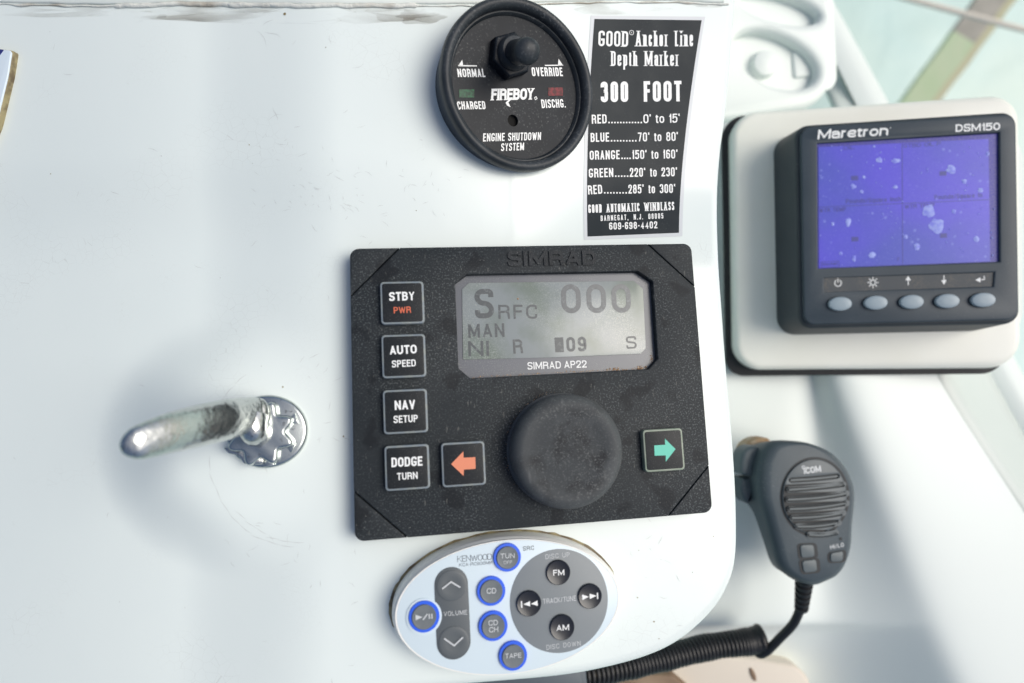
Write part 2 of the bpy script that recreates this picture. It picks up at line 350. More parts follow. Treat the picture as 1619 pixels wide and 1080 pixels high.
def text_geo(body, h, length, wt=.16, gap=.15, space=.45, serif=False, shear=0., depth=0., rnd=.5):
    t = wt * h; tot = 0; fix = 0
    for i, ch in enumerate(body):
        if ch == ' ': fix += space * h
        elif ch == '.' and i and body[i - 1] == '.': fix += t
        else:
            wf = G[ch][0] * (1.35 if serif and ch in 'AMNW' else 1); tot += wf
            if wf == 0: fix += t
        if i < len(body) - 1: fix += gap * h
    c = max(.1 * h, (length - fix) / max(tot, .01)); x = 0; V, Fc = [], []; si = 0
    if tot == 0: k = length / fix
    for ch in body:
        if ch == ' ': x += space * h + gap * h; continue
        wf, s = G[ch]; wf *= (1.35 if serif and ch in 'AMNW' else 1); wd = max(wf * c, t)
        for st in s.split(';'):
            rd = cl = False
            while st[0] in 'ro': rd |= st[0] == 'r'; cl |= st[0] == 'o'; st = st[1:]
            q = [float(a) for a in st.split()]
            pts = [Vector((x + t / 2 + q[k] * (wd - t), t / 2 + q[k + 1] * (h - t))) for k in range(0, len(q), 2)]
            ends = [(pts[0], q[1], pts[1]), (pts[-1], q[-1], pts[-2])]
            if rd: pts = rounded(pts, max(rnd * (wd - t), .18 * h) if wd > 1.5 * t else .1 * h, 5, cl)
            lo = t / 2 + min(q[1::2]) * (h - t) - t / 2; hi = t / 2 + max(q[1::2]) * (h - t) + t / 2
            strip(pts, t, cl, V, Fc, si * 6e-6, (x, lo, x + wd, hi), depth, tuple((not rd) or v in (0, 1, .72, -.28) for e, v, o in ends)); si = (si + 1) % 5
            if serif and not cl and ch.isalpha():
                for e, v, o in ends:
                    if v in (0, 1, .72) and abs(o.x - e.x) < .8 * abs(o.y - e.y):
                        y = e.y + (-t / 2 + t * .18 if v == 0 else t / 2 - t * .18); sw = t * .5 + .07 * h
                        strip([Vector((e.x - sw, y)), Vector((e.x + sw, y))], t * .36, False, V, Fc, si * 6e-6, None, depth, False); si = (si + 1) % 5
        x += wd + gap * h
    return [(vx + shear * vy, vy, vz) for vx, vy, vz in V], Fc
def letter(fr, body, p0, p1, hpx, z, m='white_print', parent=None, name='lettering', off=(0, 0), **k):
    a, b = fr.hit(*p0, z), fr.hit(*p1, z); d = b - a; ln = d.length; d.normalize(); u = Vector((-d.y, d.x))
    h = hpx * ln / math.hypot(p1[0] - p0[0], p1[1] - p0[1]); V, Fc = text_geo(body, h, ln, **k)
    return mesh(name, [(a.x + d.x * x + u.x * y - off[0], a.y + d.y * x + u.y * y - off[1], z + 6e-5 + zz) for x, y, zz in V], Fc, m, parent, smooth=None)
def marks(fr, lines, wpx, z, m='white_print', parent=None, polys=(), name='marking', off=(0, 0), closed=False, sc_=None):
    V, Fc = [], []; s = (fr.hit(CX + 1, CY, z) - fr.hit(CX, CY, z)).length if sc_ is None else sc_
    for i, ln in enumerate(lines): strip([fr.hit(*q, z) for q in ln], wpx * s, closed, V, Fc, z + 6e-5 + i % 5 * 6e-6, cap=False)
    for i, pl in enumerate(polys):
        b = len(V); V += [(*fr.hit(*q, z), z + 6e-5 + i % 5 * 6e-6) for q in pl]; Fc.append(tuple(range(b, b + len(pl))))
    return mesh(name, [(x - off[0], y - off[1], zz) for x, y, zz in V], Fc, m, parent, smooth=None)
def Zm(ox, oy, s): return lambda x, y: (ox + x / s, oy + y / s)

# ---------------------------------------------------------------- console surface (height over x, y)
AP = Frame((0.0087808, -0.0162952, H - 0.2484694), (0.144126, 0.110110, 0.983414), (0.98828, 0.03451, -0.14870))
TH = 0.009
def sstep(a, b, x): t = min(max((x - a) / (b - a), 0), 1); return t * t * (3 - 2 * t)
DC = None
def Zs(x, y):
    n = AP.N; o = AP.o - n * TH
    z = o.z - (n.x * (x - o.x) + n.y * (y - o.y)) / n.z
    k = sstep(.030, .075, y)
    z += k * (-.28 * .05 * math.tanh((x - .002) / .05)) * (1 if x > 0 else .35) + .10 * max(0, y - .04) * k
    dx, dy = x + .100, y + .039          # leftward fall and low latch boss, shaped to give crescent shading and a darker left
    z -= .0096 * sstep(-.068, -.125, x) * sstep(.020, .052, math.hypot(dx * .82, dy))
    z -= .036 * sstep(-.10, -.30, x)
    return z
def surf(px, py, off=0.):
    r = ray(px, py); d = .25
    for _ in range(14): p = Vector((0, 0, H)) + r * d; d = (H - Zs(p.x, p.y) - off)
    return Vector((0, 0, H)) + r * d
def snorm(p, e=.002):
    return Vector((-(Zs(p.x + e, p.y) - Zs(p.x - e, p.y)) / (2 * e), -(Zs(p.x, p.y + e) - Zs(p.x, p.y - e)) / (2 * e), 1)).normalized()

edge = [(1166, -200), (1158, -60), (1153, 0), (1140, 160), (1130, 240), (1125, 320), (1126, 400), (1133, 504), (1138, 575), (1146, 667), (1150, 720), (1154, 800),
        (1153, 880), (1140, 925), (1115, 962), (1072, 1000), (1024, 1024), (956, 1043), (880, 1056), (740, 1068), (600, 1080), (300, 1108), (0, 1140), (-350, 1180)]
E_ = catmull([Vector((a, b, 0)) for a, b in edge], 9); NT, NU = len(E_), 210
V, Fc = [], []
left = [(-350, -200 + 1378 * i / (NT - 1)) for i in range(NT)]
eds = []
for i, e in enumerate(E_):
    for j in range(NU):
        u = 1 - (1 - j / (NU - 1)) ** 1.15
        V.append(surf(left[i][0] * (1 - u) + e.x * u, left[i][1] * (1 - u) + e.y * u))
    eds.append(V[-1])
rows = 7; RL = .0042
lipV = []
for i, p in enumerate(eds):
    t = (eds[min(i + 1, NT - 1)] - eds[max(i - 1, 0)]).normalized(); nn = snorm(p); out = t.cross(nn) * -1
    if out.dot(Vector((.3, -.2, 0)) + (p - Vector((0, 0, 0))) * 2) < 0: out = -out
    col = [p + out * RL * math.sin(math.pi / 2 * k / 5) - nn * RL * (1 - math.cos(math.pi / 2 * k / 5)) for k in range(1, 6)]
    col += [col[-1] - nn * .012, col[-1] - nn * .055]
    lipV.append(col)
b0 = len(V)
for c in lipV: V += c
for i in range(NT - 1):
    for j in range(NU - 1): Fc.append((i * NU + j, i * NU + j + 1, (i + 1) * NU + j + 1, (i + 1) * NU + j))
    Fc.append((i * NU + NU - 1, b0 + i * rows, b0 + (i + 1) * rows, (i + 1) * NU + NU - 1))
    for k in range(rows - 1): Fc.append((b0 + i * rows + k, b0 + i * rows + k + 1, b0 + (i + 1) * rows + k + 1, b0 + (i + 1) * rows + k))
tag(mesh('dashboard', V, Fc, 'gelcoat', smooth=60), kind='structure')

# raised upper dash moulding and its dirty caulk bead
def topline(x): return 4 + 3.0 * math.sin(x * .011) + (5 if 280 < x < 640 else 0) * math.sin((x - 280) / 360 * math.pi) + 2.2 * noise.noise((x * .02, 3, 0))
V, Fc = [], []; xs = list(range(-350, 1150, 6))
for x in xs:
    y = topline(x); p = surf(x, y, .0); nn = snorm(p)
    V += [p - nn * .001, p + nn * .0004, surf(x, y - 4, .0010), surf(x, y - 30, .0013), surf(x, y - 190, .0016)]
for i in range(len(xs) - 1):
    for k in range(4): Fc.append((i * 5 + k, i * 5 + k + 1, (i + 1) * 5 + k + 1, (i + 1) * 5 + k))
tag(mesh('dash_moulding', V, Fc, 'gelcoat_far', smooth=60), kind='structure')
cb = []
for x in range(-100, 1155, 4):
    cb.append(surf(x, topline(x) + 2.5 + 1.5 * noise.noise((x * .05, 0, 9)), .0003))
rr = [max(.00015, .0003 + .0004 * noise.noise((i * .13, 5, 1)) + (.0006 if 70 < i < 190 else 0)) for i in range(len(cb))]
tag(sweep('caulk_bead', cb, rr, 'caulk', n=8), 'thin dirty grey caulk bead along the top seam of the white dashboard', 'caulk')

# grime smears round the seam: thin irregular films of dirt
def smear(cx, cy, rx, ry, seed, m='caulk'):
    pts = []
    for k in range(40):
        a = 2 * math.pi * k / 40; q = 1 + .55 * noise.noise((math.cos(a) * 2.2, math.sin(a) * 2.2, seed))
        pts.append((cx + rx * q * math.cos(a), cy + ry * q * math.sin(a)))
    return pts

M['crack'] = mat('hairline_crack', (.46, .48, .48), .8)
m = mat('grime_film', (.20, .17, .12), .9); nn, ll = m.node_tree.nodes, m.node_tree.links; M['grime'] = m
tcn = nn.new('ShaderNodeTexCoord'); tn = nn.new('ShaderNodeTexNoise'); tn.inputs['Scale'].default_value = 130; tn.inputs['Detail'].default_value = 6
mr_ = nn.new('ShaderNodeMapRange'); mr_.inputs[1].default_value = .42; mr_.inputs[2].default_value = .80; mr_.inputs[4].default_value = .34
mp_ = nn.new('ShaderNodeMapping'); mp_.inputs['Scale'].default_value = (.18, 1, 1); ll.new(tcn.outputs['Object'], mp_.inputs[0]); ll.new(mp_.outputs[0], tn.inputs['Vector'])
ll.new(tn.outputs[0], mr_.inputs[0]); ll.new(mr_.outputs[0], nn['Principled BSDF'].inputs['Alpha'])
def film(name, patches, label):
    V, Fc = [], []
    for j, (cx, cy, rx, ry) in enumerate(patches):
        b = len(V); pts = smear(cx, cy, rx, ry, j * 2.3)
        V += [surf(*p_, .00012 + j * 4e-6) for p_ in pts]; V.append(surf(cx, cy, .00012 + j * 4e-6)); Fc += [(b + k, b + (k + 1) % 40, b + 40) for k in range(40)]
    return tag(mesh(name, V, Fc, 'grime', smooth=60), label, 'grime', kind='stuff')
film('seam_grime', [(150, 16, 260, 11), (300, 22, 90, 12), (420, 18, 180, 16), (560, 20, 130, 16), (655, 14, 70, 22), (985, 8, 110, 12), (1080, 4, 60, 10), (200, 26, 60, 10), (665, 24, 40, 12)], 'brown grey grime smeared along the top seam of the dashboard')
cv, cf = [], []
def crack(x, y, a, ln_, wd=.35, turn=.25, seg=6):
    pts = [(x, y)]
    for k in range(seg):
        a += random.gauss(0, turn); x += math.cos(a) * ln_ / seg; y += math.sin(a) * ln_ / seg; pts.append((x, y))
    for k, (u, v) in enumerate(pts):
        w_ = wd * (1 - abs(2 * k / seg - 1) * .8); cv.extend([surf(u + math.sin(a) * w_, v - math.cos(a) * w_, .00008), surf(u - math.sin(a) * w_, v + math.cos(a) * w_, .00008)])
    b = len(cv) - 2 * (seg + 1)
    for k in range(seg): cf.append((b + 2 * k, b + 2 * k + 2, b + 2 * k + 3, b + 2 * k + 1))
for cx, cy, sx_, sy_, n_, L_ in ((500, 300, 60, 50, 90, 12), (640, 300, 60, 50, 50, 9), (500, 600, 30, 60, 26, 14), (1060, 900, 60, 55, 22, 10), (440, 830, 50, 40, 26, 14), (250, 250, 140, 120, 16, 12), (500, 130, 70, 60, 14, 22), (120, 800, 100, 150, 12, 9), (535, 950, 40, 70, 14, 12)):
    for k in range(int(n_ * .6)): crack(random.gauss(cx, sx_), random.gauss(cy, sy_), random.uniform(0, 6.28), random.uniform(.4, 1.5) * L_, random.uniform(.18, .36))
for (ox, oy, rx, ry, a0, a1, n_) in ((470, 715, 140, 150, 92, 178, 9), (476, 712, 132, 146, 88, 140, 6), (470, 715, 142, 150, 205, 235, 3)):
    for k in range(n_):
        a = math.radians(a0 + (a1 - a0) * k / n_); crack(ox + rx * math.cos(a), oy + ry * math.sin(a), a + math.pi / 2, 1.08 * rx * math.radians((a1 - a0) / n_), .34, .06)
tag(mesh('hairline_cracks', cv, cf, 'crack', smooth=None), 'fine grey hairline cracks and scratches in the white dashboard gelcoat', 'cracks', kind='stuff')
pv, pf = [], []
for x, y, r_ in ((394, 229, 1.1), (447, 612, 1.6), (543, 690, 1.4), (1034, 983, 1.5), (1008, 945, 1), (1128, 848, 1), (658, 333, .9), (450, 22, 2.2), (1042, 1010, .8), (80, 275, 1), (515, 75, .9), (1010, 870, .8), (1095, 905, .7)):
    b = len(pv); pv.extend([surf(x + r_ * math.cos(k * .9) * random.uniform(.7, 1.2), y + r_ * math.sin(k * .9) * random.uniform(.7, 1.2), .0001) for k in range(7)]); pf.append(tuple(range(b, b + 7)))
tag(mesh('dirt_specks', pv, pf, 'plate_edge', smooth=None), 'small dark dirt specks scattered on the white dashboard', 'dirt', kind='stuff')

# ---------------------------------------------------------------- autopilot control head
z2, z3, z4, z5 = Zm(540, 370, 4.319), Zm(700, 380, 3.68), Zm(540, 600, 4), Zm(780, 600, 4)
A = AP.empty('autopilot_control', 'large black rectangular autopilot control head with round knob and grey screen, mid dashboard', 'autopilot control')
q = [AP.hit(552, 392), AP.hit(1094, 384), AP.hit(1128, 811), AP.hit(560, 858)]
win = [z3(*p) for p in ((72, 250), (142, 198), (1135, 180), (1222, 238), (1252, 690), (1200, 748), (160, 803), (92, 745))]
seams = [(z2(60, 430), z2(400, 88)), (z3(1190, 18), z3(1462, 272)), (z5(1362, 540), z5(1105, 868)), (z4(420, 1000), z4(85, 705))]
sm = [(AP.hit(*a), AP.hit(*b)) for a, b in seams]
main = [sm[0][0], sm[0][1], sm[1][0], sm[1][1], sm[2][0], sm[2][1], sm[3][0], sm[3][1]]
def snap(p, a, b):   # put a seam end on the edge line a-b
    d = (b - a).normalized(); return a + d * (p - a).dot(d)
main = [snap(main[0], q[3], q[0]), snap(main[1], q[0], q[1]), snap(main[2], q[0], q[1]), snap(main[3], q[1], q[2]),
        snap(main[4], q[1], q[2]), snap(main[5], q[2], q[3]), snap(main[6], q[2], q[3]), snap(main[7], q[3], q[0])]
hole = [AP.hit(*p) for p in win]
prism('case', [inset(list(reversed(main)), .00018) if area(main) < 0 else inset(main, .00018), hole], -TH, 0, 'abs', A, b=.0005)
for a, c, b in ((main[7], q[3], main[6]), (main[0], q[0], main[1]), (main[2], q[1], main[3]), (main[4], q[2], main[5])):
    p = [a, c, b]
    if area(p) < 0: p.reverse()
    p = inset(p, .00018)
    prism('corner_cover', [rounded(p, [0, .0035, 0], 6)], -TH, -.0001, 'abs', A, b=.0006)
# recessed screen window
prism('screen_mask', [rounded([p + (p - Vector((.005, .028))) * .02 for p in hole], .001)], -.006, -.0031, 'lcd_frame', A)
def W(x, y): return AP.hit(*z3(x, y), -.0028)
lcdp = [W(112, 285), W(152, 248), W(1112, 236), W(1166, 282), W(1182, 628), W(1152, 660), W(640, 682), W(118, 694)]
prism('screen', [lcdp], -.0031, -.0028, 'lcd', A, b=.0001)
ink = lambda s, a, b, h, **k: letter(AP, s, z3(*a), z3(*b), h / 3.68, -.0028, 'lcd_ink_faint' if s == '000' else 'lcd_ink', A, name='screen_digits', **k)
ink('000', (692, 425), (1098, 422), 166, wt=.17, gap=.2)
ink('S', (190, 455), (300, 452), 172, wt=.17)
ink('RFC', (325, 458), (550, 456), 82, wt=.15, gap=.25)
ink('MAN', (150, 568), (360, 562), 80, wt=.17, gap=.2)
ink('NI', (150, 675), (270, 672), 88, wt=.17, gap=.2)
ink('R', (412, 660), (468, 657), 82, wt=.16)
ink('#09', (655, 652), (838, 645), 84, wt=.19, gap=.2)
ink('S', (1070, 632), (1130, 629), 70, wt=.15)
letter(AP, 'SIMRAD AP22', z3(494, 752), z3(838, 740), 11.2, -.0031, 'white_print', A, wt=.15, gap=.13, space=.22)
letter(AP, 'SIMRAD', (803, 421), (943, 419.3), 23, -.00005, 'abs_dark', A, name='embossed_lettering', wt=.24, gap=.13, depth=.00055)
# grit trapped along the bottom and right of the window
gv, gf = [], []
def grain(p, z, r):
    b = len(gv); a0 = random.random() * 6
    for k in range(5):
        a = a0 + k * 1.2566; gv.append((p.x + r * random.uniform(.6, 1.2) * math.cos(a), p.y + r * random.uniform(.4, 1) * math.sin(a), z))
    gv.append((p.x, p.y, z + r * .7))
    for k in range(5): gf.append((b + k, b + (k + 1) % 5, b + 5))
for k in range(150):
    t = random.random(); a = AP.hit(*z3(170 + 1020 * t, 797 - 52 * t + random.gauss(0, 4)), -.003); grain(a, -.003, random.uniform(.00008, .00028))
for k in range(46):
    grain(AP.hit(*z3(random.gauss(1010, 35), random.gauss(752, 5)), -.003), -.003, random.uniform(.0001, .0004))
    grain(AP.hit(*z3(random.gauss(1150, 18), random.gauss(742, 6)), -.003), -.003, random.uniform(.0001, .0004))
    grain(AP.hit(*z3(random.gauss(1215, 6), random.gauss(700, 22)), -.003), -.003, random.uniform(.0001, .0003))
for k in range(60):
    a = math.radians(random.uniform(95, 215)); c = AP.hit(893, 712); grain(c + Vector((math.cos(a), math.sin(a))) * random.gauss(.0233, .0003), 0, random.uniform(.00006, .0002))
for p_ in ((437, 340), (1018, 452)): grain(AP.hit(*z3(*p_), -.0028), -.0028, .0005 if p_[0] < 500 else .0002)
tag(mesh('grit', gv, gf, 'debris', A, smooth=None), kind='stuff')
# keys
KH = .0029
keys = [('STBY', 'PWR', [z2(268, 335), z2(555, 322), z2(560, 605), z2(278, 615)], (z2(326, 458), z2(500, 452), 14.2), (z2(357, 543), z2(475, 538), 10.4)),
        ('AUTO', 'SPEED', [z2(277, 698), z2(565, 685), z2(573, 968), z2(285, 983)], (z2(330, 825), z2(515, 815), 14.2), (z2(345, 912), z2(508, 903), 11.2)),
        ('NAV', 'SETUP', [z4(266, 75), z4(534, 64), z4(541, 328), z4(275, 342)], (z4(337, 194), z4(467, 187), 15), (z4(330, 276), z4(483, 268), 11.5)),
        ('DODGE', 'TURN', [z4(274, 425), z4(548, 412), z4(555, 688), z4(284, 702)], (z4(316, 555), z4(512, 545), 15), (z4(352, 637), z4(482, 628), 11.2)),
        ('L', '', [z4(632, 405), z4(900, 392), z4(908, 665), z4(645, 680)], None, None),
        ('R', '', [z5(948, 326), z5(1195, 312), z5(1207, 568), z5(962, 580)], None, None)]
S_ = .0082
for i, (a, b, quad, ta, tb) in enumerate(keys):
    c = sum((AP.hit(*p, KH) for p in quad), Vector((0, 0))) / 4
    ko = prism('key', [rounded([(-S_, -S_), (S_, -S_), (S_, S_), (-S_, S_)], .0014)], 0, KH, 'key_edge_green' if a == 'R' else 'key_edge', A, b=.0003, loc=(c.x, c.y, 0))
    if a == 'R': ko['label'] = 'key with a pale green skirt and a teal arrow pointing right'
    if a == 'L': ko['label'] = 'key with an orange arrow pointing left'
    s2 = S_ - .00075
    prism('key_cap', [rounded([(-s2, -s2), (s2, -s2), (s2, s2), (-s2, s2)], .0009)], KH, KH + .00025, 'key', ko, b=.0001)
    zt = KH + .00025
    if ta:
        letter(AP, a, *ta, zt, 'white_print', ko, off=c, wt=.20 if a != 'DODGE' else .19, gap=.10)
        letter(AP, b, *tb, zt, 'red_print' if b == 'PWR' else 'white_print', ko, off=c, wt=.17, gap=.11)
    elif a == 'L':
        marks(AP, [], 1, zt, 'orange_print', ko, [[z4(*p) for p in ((693, 535), (770, 455), (772, 495), (846, 491), (848, 565), (774, 570), (772, 610))]], name='arrow', off=c)
    else:
        marks(AP, [], 1, zt, 'teal_print', ko, [[z5(*p) for p in ((1152, 440), (1085, 375), (1086, 413), (1017, 417), (1020, 482), (1090, 480), (1090, 520))]], name='arrow', off=c)
# knob
KZ = .0125; kc = AP.hit(896, 713, KZ * .6); kr = (AP.hit(896 + 87, 713, KZ * .6) - kc).length
prof = [(kr * 1.02, 0), (kr * 1.02, .0007), (kr * .975, .001), (kr * .985, .004), (kr, KZ * .55)]
for k in range(1, 9):
    a = math.pi / 2 * k / 8; prof.append((kr - .0042 * (1 - math.cos(a)), KZ * .55 + .0056 * math.sin(a)))
for k in range(1, 8): prof.append(((kr - .0042) * (1 - k / 8) , KZ * .55 + .0056 - .0007 * sstep(0, .35, k / 8)))
lathe('knob', prof, 'knob', A, 96, loc=(kc.x, kc.y, 0))

# ---------------------------------------------------------------- round engine shutdown gauge
zf = Zm(660, 0, 2.77)
p = surf(815, 141, .003); FB = Frame(p, (.44, -.05, .89), (1, .015, 0))
g = FB.empty('shutdown_gauge', 'round black engine shutdown gauge with a rubber toggle, above the autopilot', 'gauge')
c = Vector((0, 0)); R0 = .0342
prof = [(R0 * .90, -.012), (R0 * .97, .0005), (R0, .0025)]
for k in range(0, 13):
    a = math.pi * k / 12; prof.append((R0 * .935 + R0 * .065 * math.cos(a), .003 + .0032 * math.sin(a) ** .8 + .0012 * (1 - k / 12)))
prof += [(R0 * .855, .0030), (R0 * .835, .0020), (R0 * .83, .0010)]
lathe('bezel', prof, 'bezel', g, 96, cap=False)
prism('gauge_face', [ell(c, R0 * .84, R0 * .84, 72), ell(FB.hit(*zf(418, 528), .0012), .0024, .0024, 20)], -.001, .0012, 'gauge_face', g)
prism('screw_hole', [ell(FB.hit(*zf(418, 528), .0), .0025, .0025, 20)], -.003, -.0006, 'hole', g)
FZ = .0012
for t_, mm, rc in ((0, 'led_green', (182, 392, 248, 428)), (1, 'led_red', (572, 384, 636, 420))):
    pp = [FB.hit(*zf(*k), FZ) for k in ((rc[0], rc[1]), (rc[2], rc[1]), (rc[2], rc[3]), (rc[0], rc[3]))]
    o = prism('indicator_lamp', [pp], FZ, FZ + .0002, mm, g); o['label'] = ('dark green', 'dark red')[t_] + ' indicator window'
fl = lambda s, a, b, h, **k: letter(FB, s, zf(*a), zf(*b), h / 2.77, FZ, 'white_print', g, **k)
fl('NORMAL', (178, 338), (298, 338), 32, wt=.17, gap=.13); fl('OVERRIDE', (503, 334), (637, 334), 32, wt=.17, gap=.13)
fl('CHARGED', (177, 480), (299, 478), 31, wt=.16, gap=.13); fl('DISCHG.', (545, 474), (650, 471), 31, wt=.16, gap=.13)
fl('ENGINE SHUTDOWN', (287, 620), (540, 613), 30, wt=.15, gap=.13, space=.25, shear=.18); fl('SYSTEM', (366, 662), (466, 658), 29, wt=.15, gap=.13, shear=.18)
fl('FIREBOY', (322, 440), (508, 436), 43, wt=.22, gap=.03, serif=True, shear=.22)
marks(FB, [[zf(512, 428), zf(520, 424), zf(524, 432), zf(516, 437), zf(512, 428)]], 1, FZ, parent=g, name='registered_mark')
marks(FB, [[zf(178, 288), zf(260, 289)]], 1.5, FZ, parent=g, name='arrow', polys=[[zf(178, 290), zf(196, 262), zf(200, 289)]])
marks(FB, [[zf(558, 287), zf(638, 286)]], 1.5, FZ, parent=g, name='arrow', polys=[[zf(638, 288), zf(615, 288), zf(618, 258)]])
marks(FB, [], 1, FZ, parent=g, name='logo_tail', polys=[[zf(400, 436), zf(412, 436), zf(398, 448), zf(402, 458), zf(408, 470), zf(392, 462), zf(386, 450)]])
nc = FB.hit(*zf(412, 240), .005)
nut = prism('hex_nut', [[nc + Vector((.0092 * math.cos(math.radians(a)), .0092 * math.sin(math.radians(a)))) for a in range(22, 360, 60)]], FZ, .0060, 'gauge_face', g, b=.0010)
lathe('nut_collar', [(.0068, .006), (.0068, .008), (.0058, .0095), (.003, .010)], 'bezel', g, 32, nc)
base3 = Vector((nc.x, nc.y, .008)); tp = FB.hit(*zf(480, 225), .024); tip = Vector((tp.x, tp.y, .024)); pth = [base3.lerp(tip, k / 10) for k in range(11)]
d_ = (tip - base3).normalized()
rs = [.0046] * 8 + [.0050, .0050, .0049]
for k in range(1, 5):
    a = math.pi / 2 * k / 5; pth.append(tip + d_ * .0032 * math.sin(a)); rs.append(.0049 * math.cos(a) + .0001)
sweep('toggle_boot', pth, rs, 'bezel', g, n=28)

# ---------------------------------------------------------------- anchor line sticker
sp = surf(1020, 200); ST = bpy.data.objects.new('anchor_line_sticker', None); COL.objects.link(ST); ST.location = sp
tag(ST, 'tall black and white anchor line depth marker sticker right of the round gauge', 'sticker')
def on_surf(px, py, off): return surf(px, py, off) - sp
def sgrid(name, quad, off, m, r=0, edge_fn=None):
    n1, n2 = 16, 30; V, Fc = [], []
    for j in range(n2 + 1):
        v = j / n2; l_, r_ = edge_fn(v)
        for i in range(n1 + 1):
            u = i / n1; V.append(on_surf(l_[0] * (1 - u) + r_[0] * u, l_[1] * (1 - u) + r_[1] * u, off))
    for j in range(n2):
        for i in range(n1): a = j * (n1 + 1) + i; Fc.append((a, a + 1, a + n1 + 2, a + n1 + 1))
    return mesh(name, V, Fc, m, ST, smooth=60)
def bez(v, a, b, c): return tuple(a[k] * (1 - v) ** 2 + 2 * b[k] * v * (1 - v) + c[k] * v * v for k in (0, 1))
def ef(g_):
    def f(v):
        l_ = bez(v, (940 - g_, 30 - g_), (925.5 - g_, 215), (929 - g_, 374 + g_)); r_ = bez(v, (1109.5 + g_, 32 - g_), (1074 + g_, 245), (1073.5 + g_, 368 + g_))
        return l_, r_
    return f
sgrid('sticker_backing', None, .00015, 'sticker_white', edge_fn=ef(5.5)); sgrid('sticker_print', None, .00027, 'sticker', edge_fn=ef(0))
def slet(body, p0, p1, hpx, name='lettering', **k):
    d = Vector((p1[0] - p0[0], p1[1] - p0[1])); ln = d.length; d.normalize(); u = Vector((d.y, -d.x))
    V, Fc = text_geo(body, hpx, ln, **k)
    return mesh(name, [on_surf(p0[0] + d.x * x + u.x * y, p0[1] + d.y * x + u.y * y, .00034 + z * .004) for x, y, z in V], Fc, 'white_print', ST, smooth=None)
slet('GOOD', zf(792, 202), zf(922, 205), 24.5, serif=True, wt=.135, gap=.10)
slet('*', zf(928, 154), zf(948, 154), 8, name='registered_mark', wt=.1)
slet('Anchor Line', zf(955, 203), zf(1207, 203), 24.5, serif=True, wt=.12, gap=.13, space=.25)
slet('Depth Marker', zf(848, 289), zf(1142, 289), 23.5, serif=True, wt=.12, gap=.13, space=.25)
slet('300 FOOT', zf(803, 448), zf(1157, 444), 32.5, wt=.165, gap=.13, space=.5)
for s, x0, x1, y0, y1, s2, xa, xb in (('RED', 764, 829, 542, 540, "0' to 15'", 990, 1149), ('BLUE', 759, 840, 622, 620, "70' to 80'", 966, 1141),
                                      ('ORANGE', 755, 886, 700, 697, "150' to 160'", 941, 1139), ('GREEN', 751, 858, 778, 775, "220' to 230'", 930, 1137),
                                      ('RED', 748, 810, 852, 848, "285' to 300'", 924, 1129)):
    slet(s, zf(x0, y0), zf(x1, y1), 14.2, wt=.15, gap=.13); slet(s2, zf(xa, y1), zf(xb, y1 - 3), 14.2, wt=.14, gap=.12, space=.30)
    nd = round((xa - x1 - 8) / 13)
    for k in range(1):
        V, Fc = [], []
        for j in range(nd):
            x = x1 + 10 + (xa - x1 - 20) * j / max(1, nd - 1); b = len(V)
            for ax, ay in ((0, 0), (6.5, 0), (6.5, -6.5), (0, -6.5)): V.append(on_surf(*zf(x + ax - 3, y1 + ay), .00034))
            Fc.append((b, b + 1, b + 2, b + 3))
        mesh('dot_leader', V, Fc, 'white_print', ST, smooth=None)
slet('GOOD AUTOMATIC WINDLASS', zf(749, 933), zf(1125, 920), 13.2, serif=True, wt=.145, gap=.13, space=.3)
slet('BARNEGAT, N.J. 08005', zf(803, 968), zf(1077, 957), 8.6, wt=.15, gap=.22, space=.55)
slet('609-698-4402', zf(840, 1006), zf(1051, 1000), 11.2, wt=.165, gap=.15)

# ---------------------------------------------------------------- oval stereo remote
z6 = Zm(620, 840, 4.26)
KW = Frame(AP.o - AP.N * TH, AP.N, (0.98828, 0.03451, -0.14870)); kp = surf(806, 957); KW.o = kp
kw = KW.empty('stereo_remote', 'oval white and pale blue stereo remote with round blue-ringed buttons, below the autopilot', 'remote control')
RZ = .0115
kc_ = KW.hit(806.5, 958, RZ)
kcol = Vector(kc_)
def kell(s, n=96): 
    cc = KW.hit(806.5, 958.5, RZ); a1 = KW.hit(806.5 + 172, 958.5 - 23, RZ) - cc; b1 = KW.hit(806.5 + 14, 958.5 + 106, RZ) - cc
    return [cc + a1 * s * math.cos(t) + b1 * s * math.sin(t) for t in (2 * math.pi * k / n for k in range(n))]
prism('shell', [kell(1.03)], -.001, RZ, 'remote_white', kw, b=.0042, steps=6, taper=.0002)
prism('face_panel', [kell(.985)], RZ - .0006, RZ + .00015, 'remote_face', kw, b=.0001)
prism('shell_rim', [kell(1.0), kell(.985)], RZ - .002, RZ + .0001, 'remote_white', kw, b=.0001)
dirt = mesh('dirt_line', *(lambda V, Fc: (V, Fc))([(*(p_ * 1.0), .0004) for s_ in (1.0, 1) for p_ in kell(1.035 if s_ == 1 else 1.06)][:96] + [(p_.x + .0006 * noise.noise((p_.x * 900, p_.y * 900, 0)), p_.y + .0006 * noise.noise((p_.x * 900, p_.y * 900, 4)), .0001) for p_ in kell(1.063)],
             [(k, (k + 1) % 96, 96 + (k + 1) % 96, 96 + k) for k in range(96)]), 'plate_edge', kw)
gz = RZ + .0003
gc = KW.hit(*z6(1127, 467), gz); gr = .5 * ((KW.hit(*z6(1457, 460), gz) - KW.hit(*z6(797, 470), gz)).length + 0); gry = .5 * (KW.hit(*z6(1127, 117), gz) - KW.hit(*z6(1127, 818), gz)).length
prism('grey_dial', [ell(gc, gr, gry, 72)], RZ, gz, 'remote_grey', kw, b=.0001)
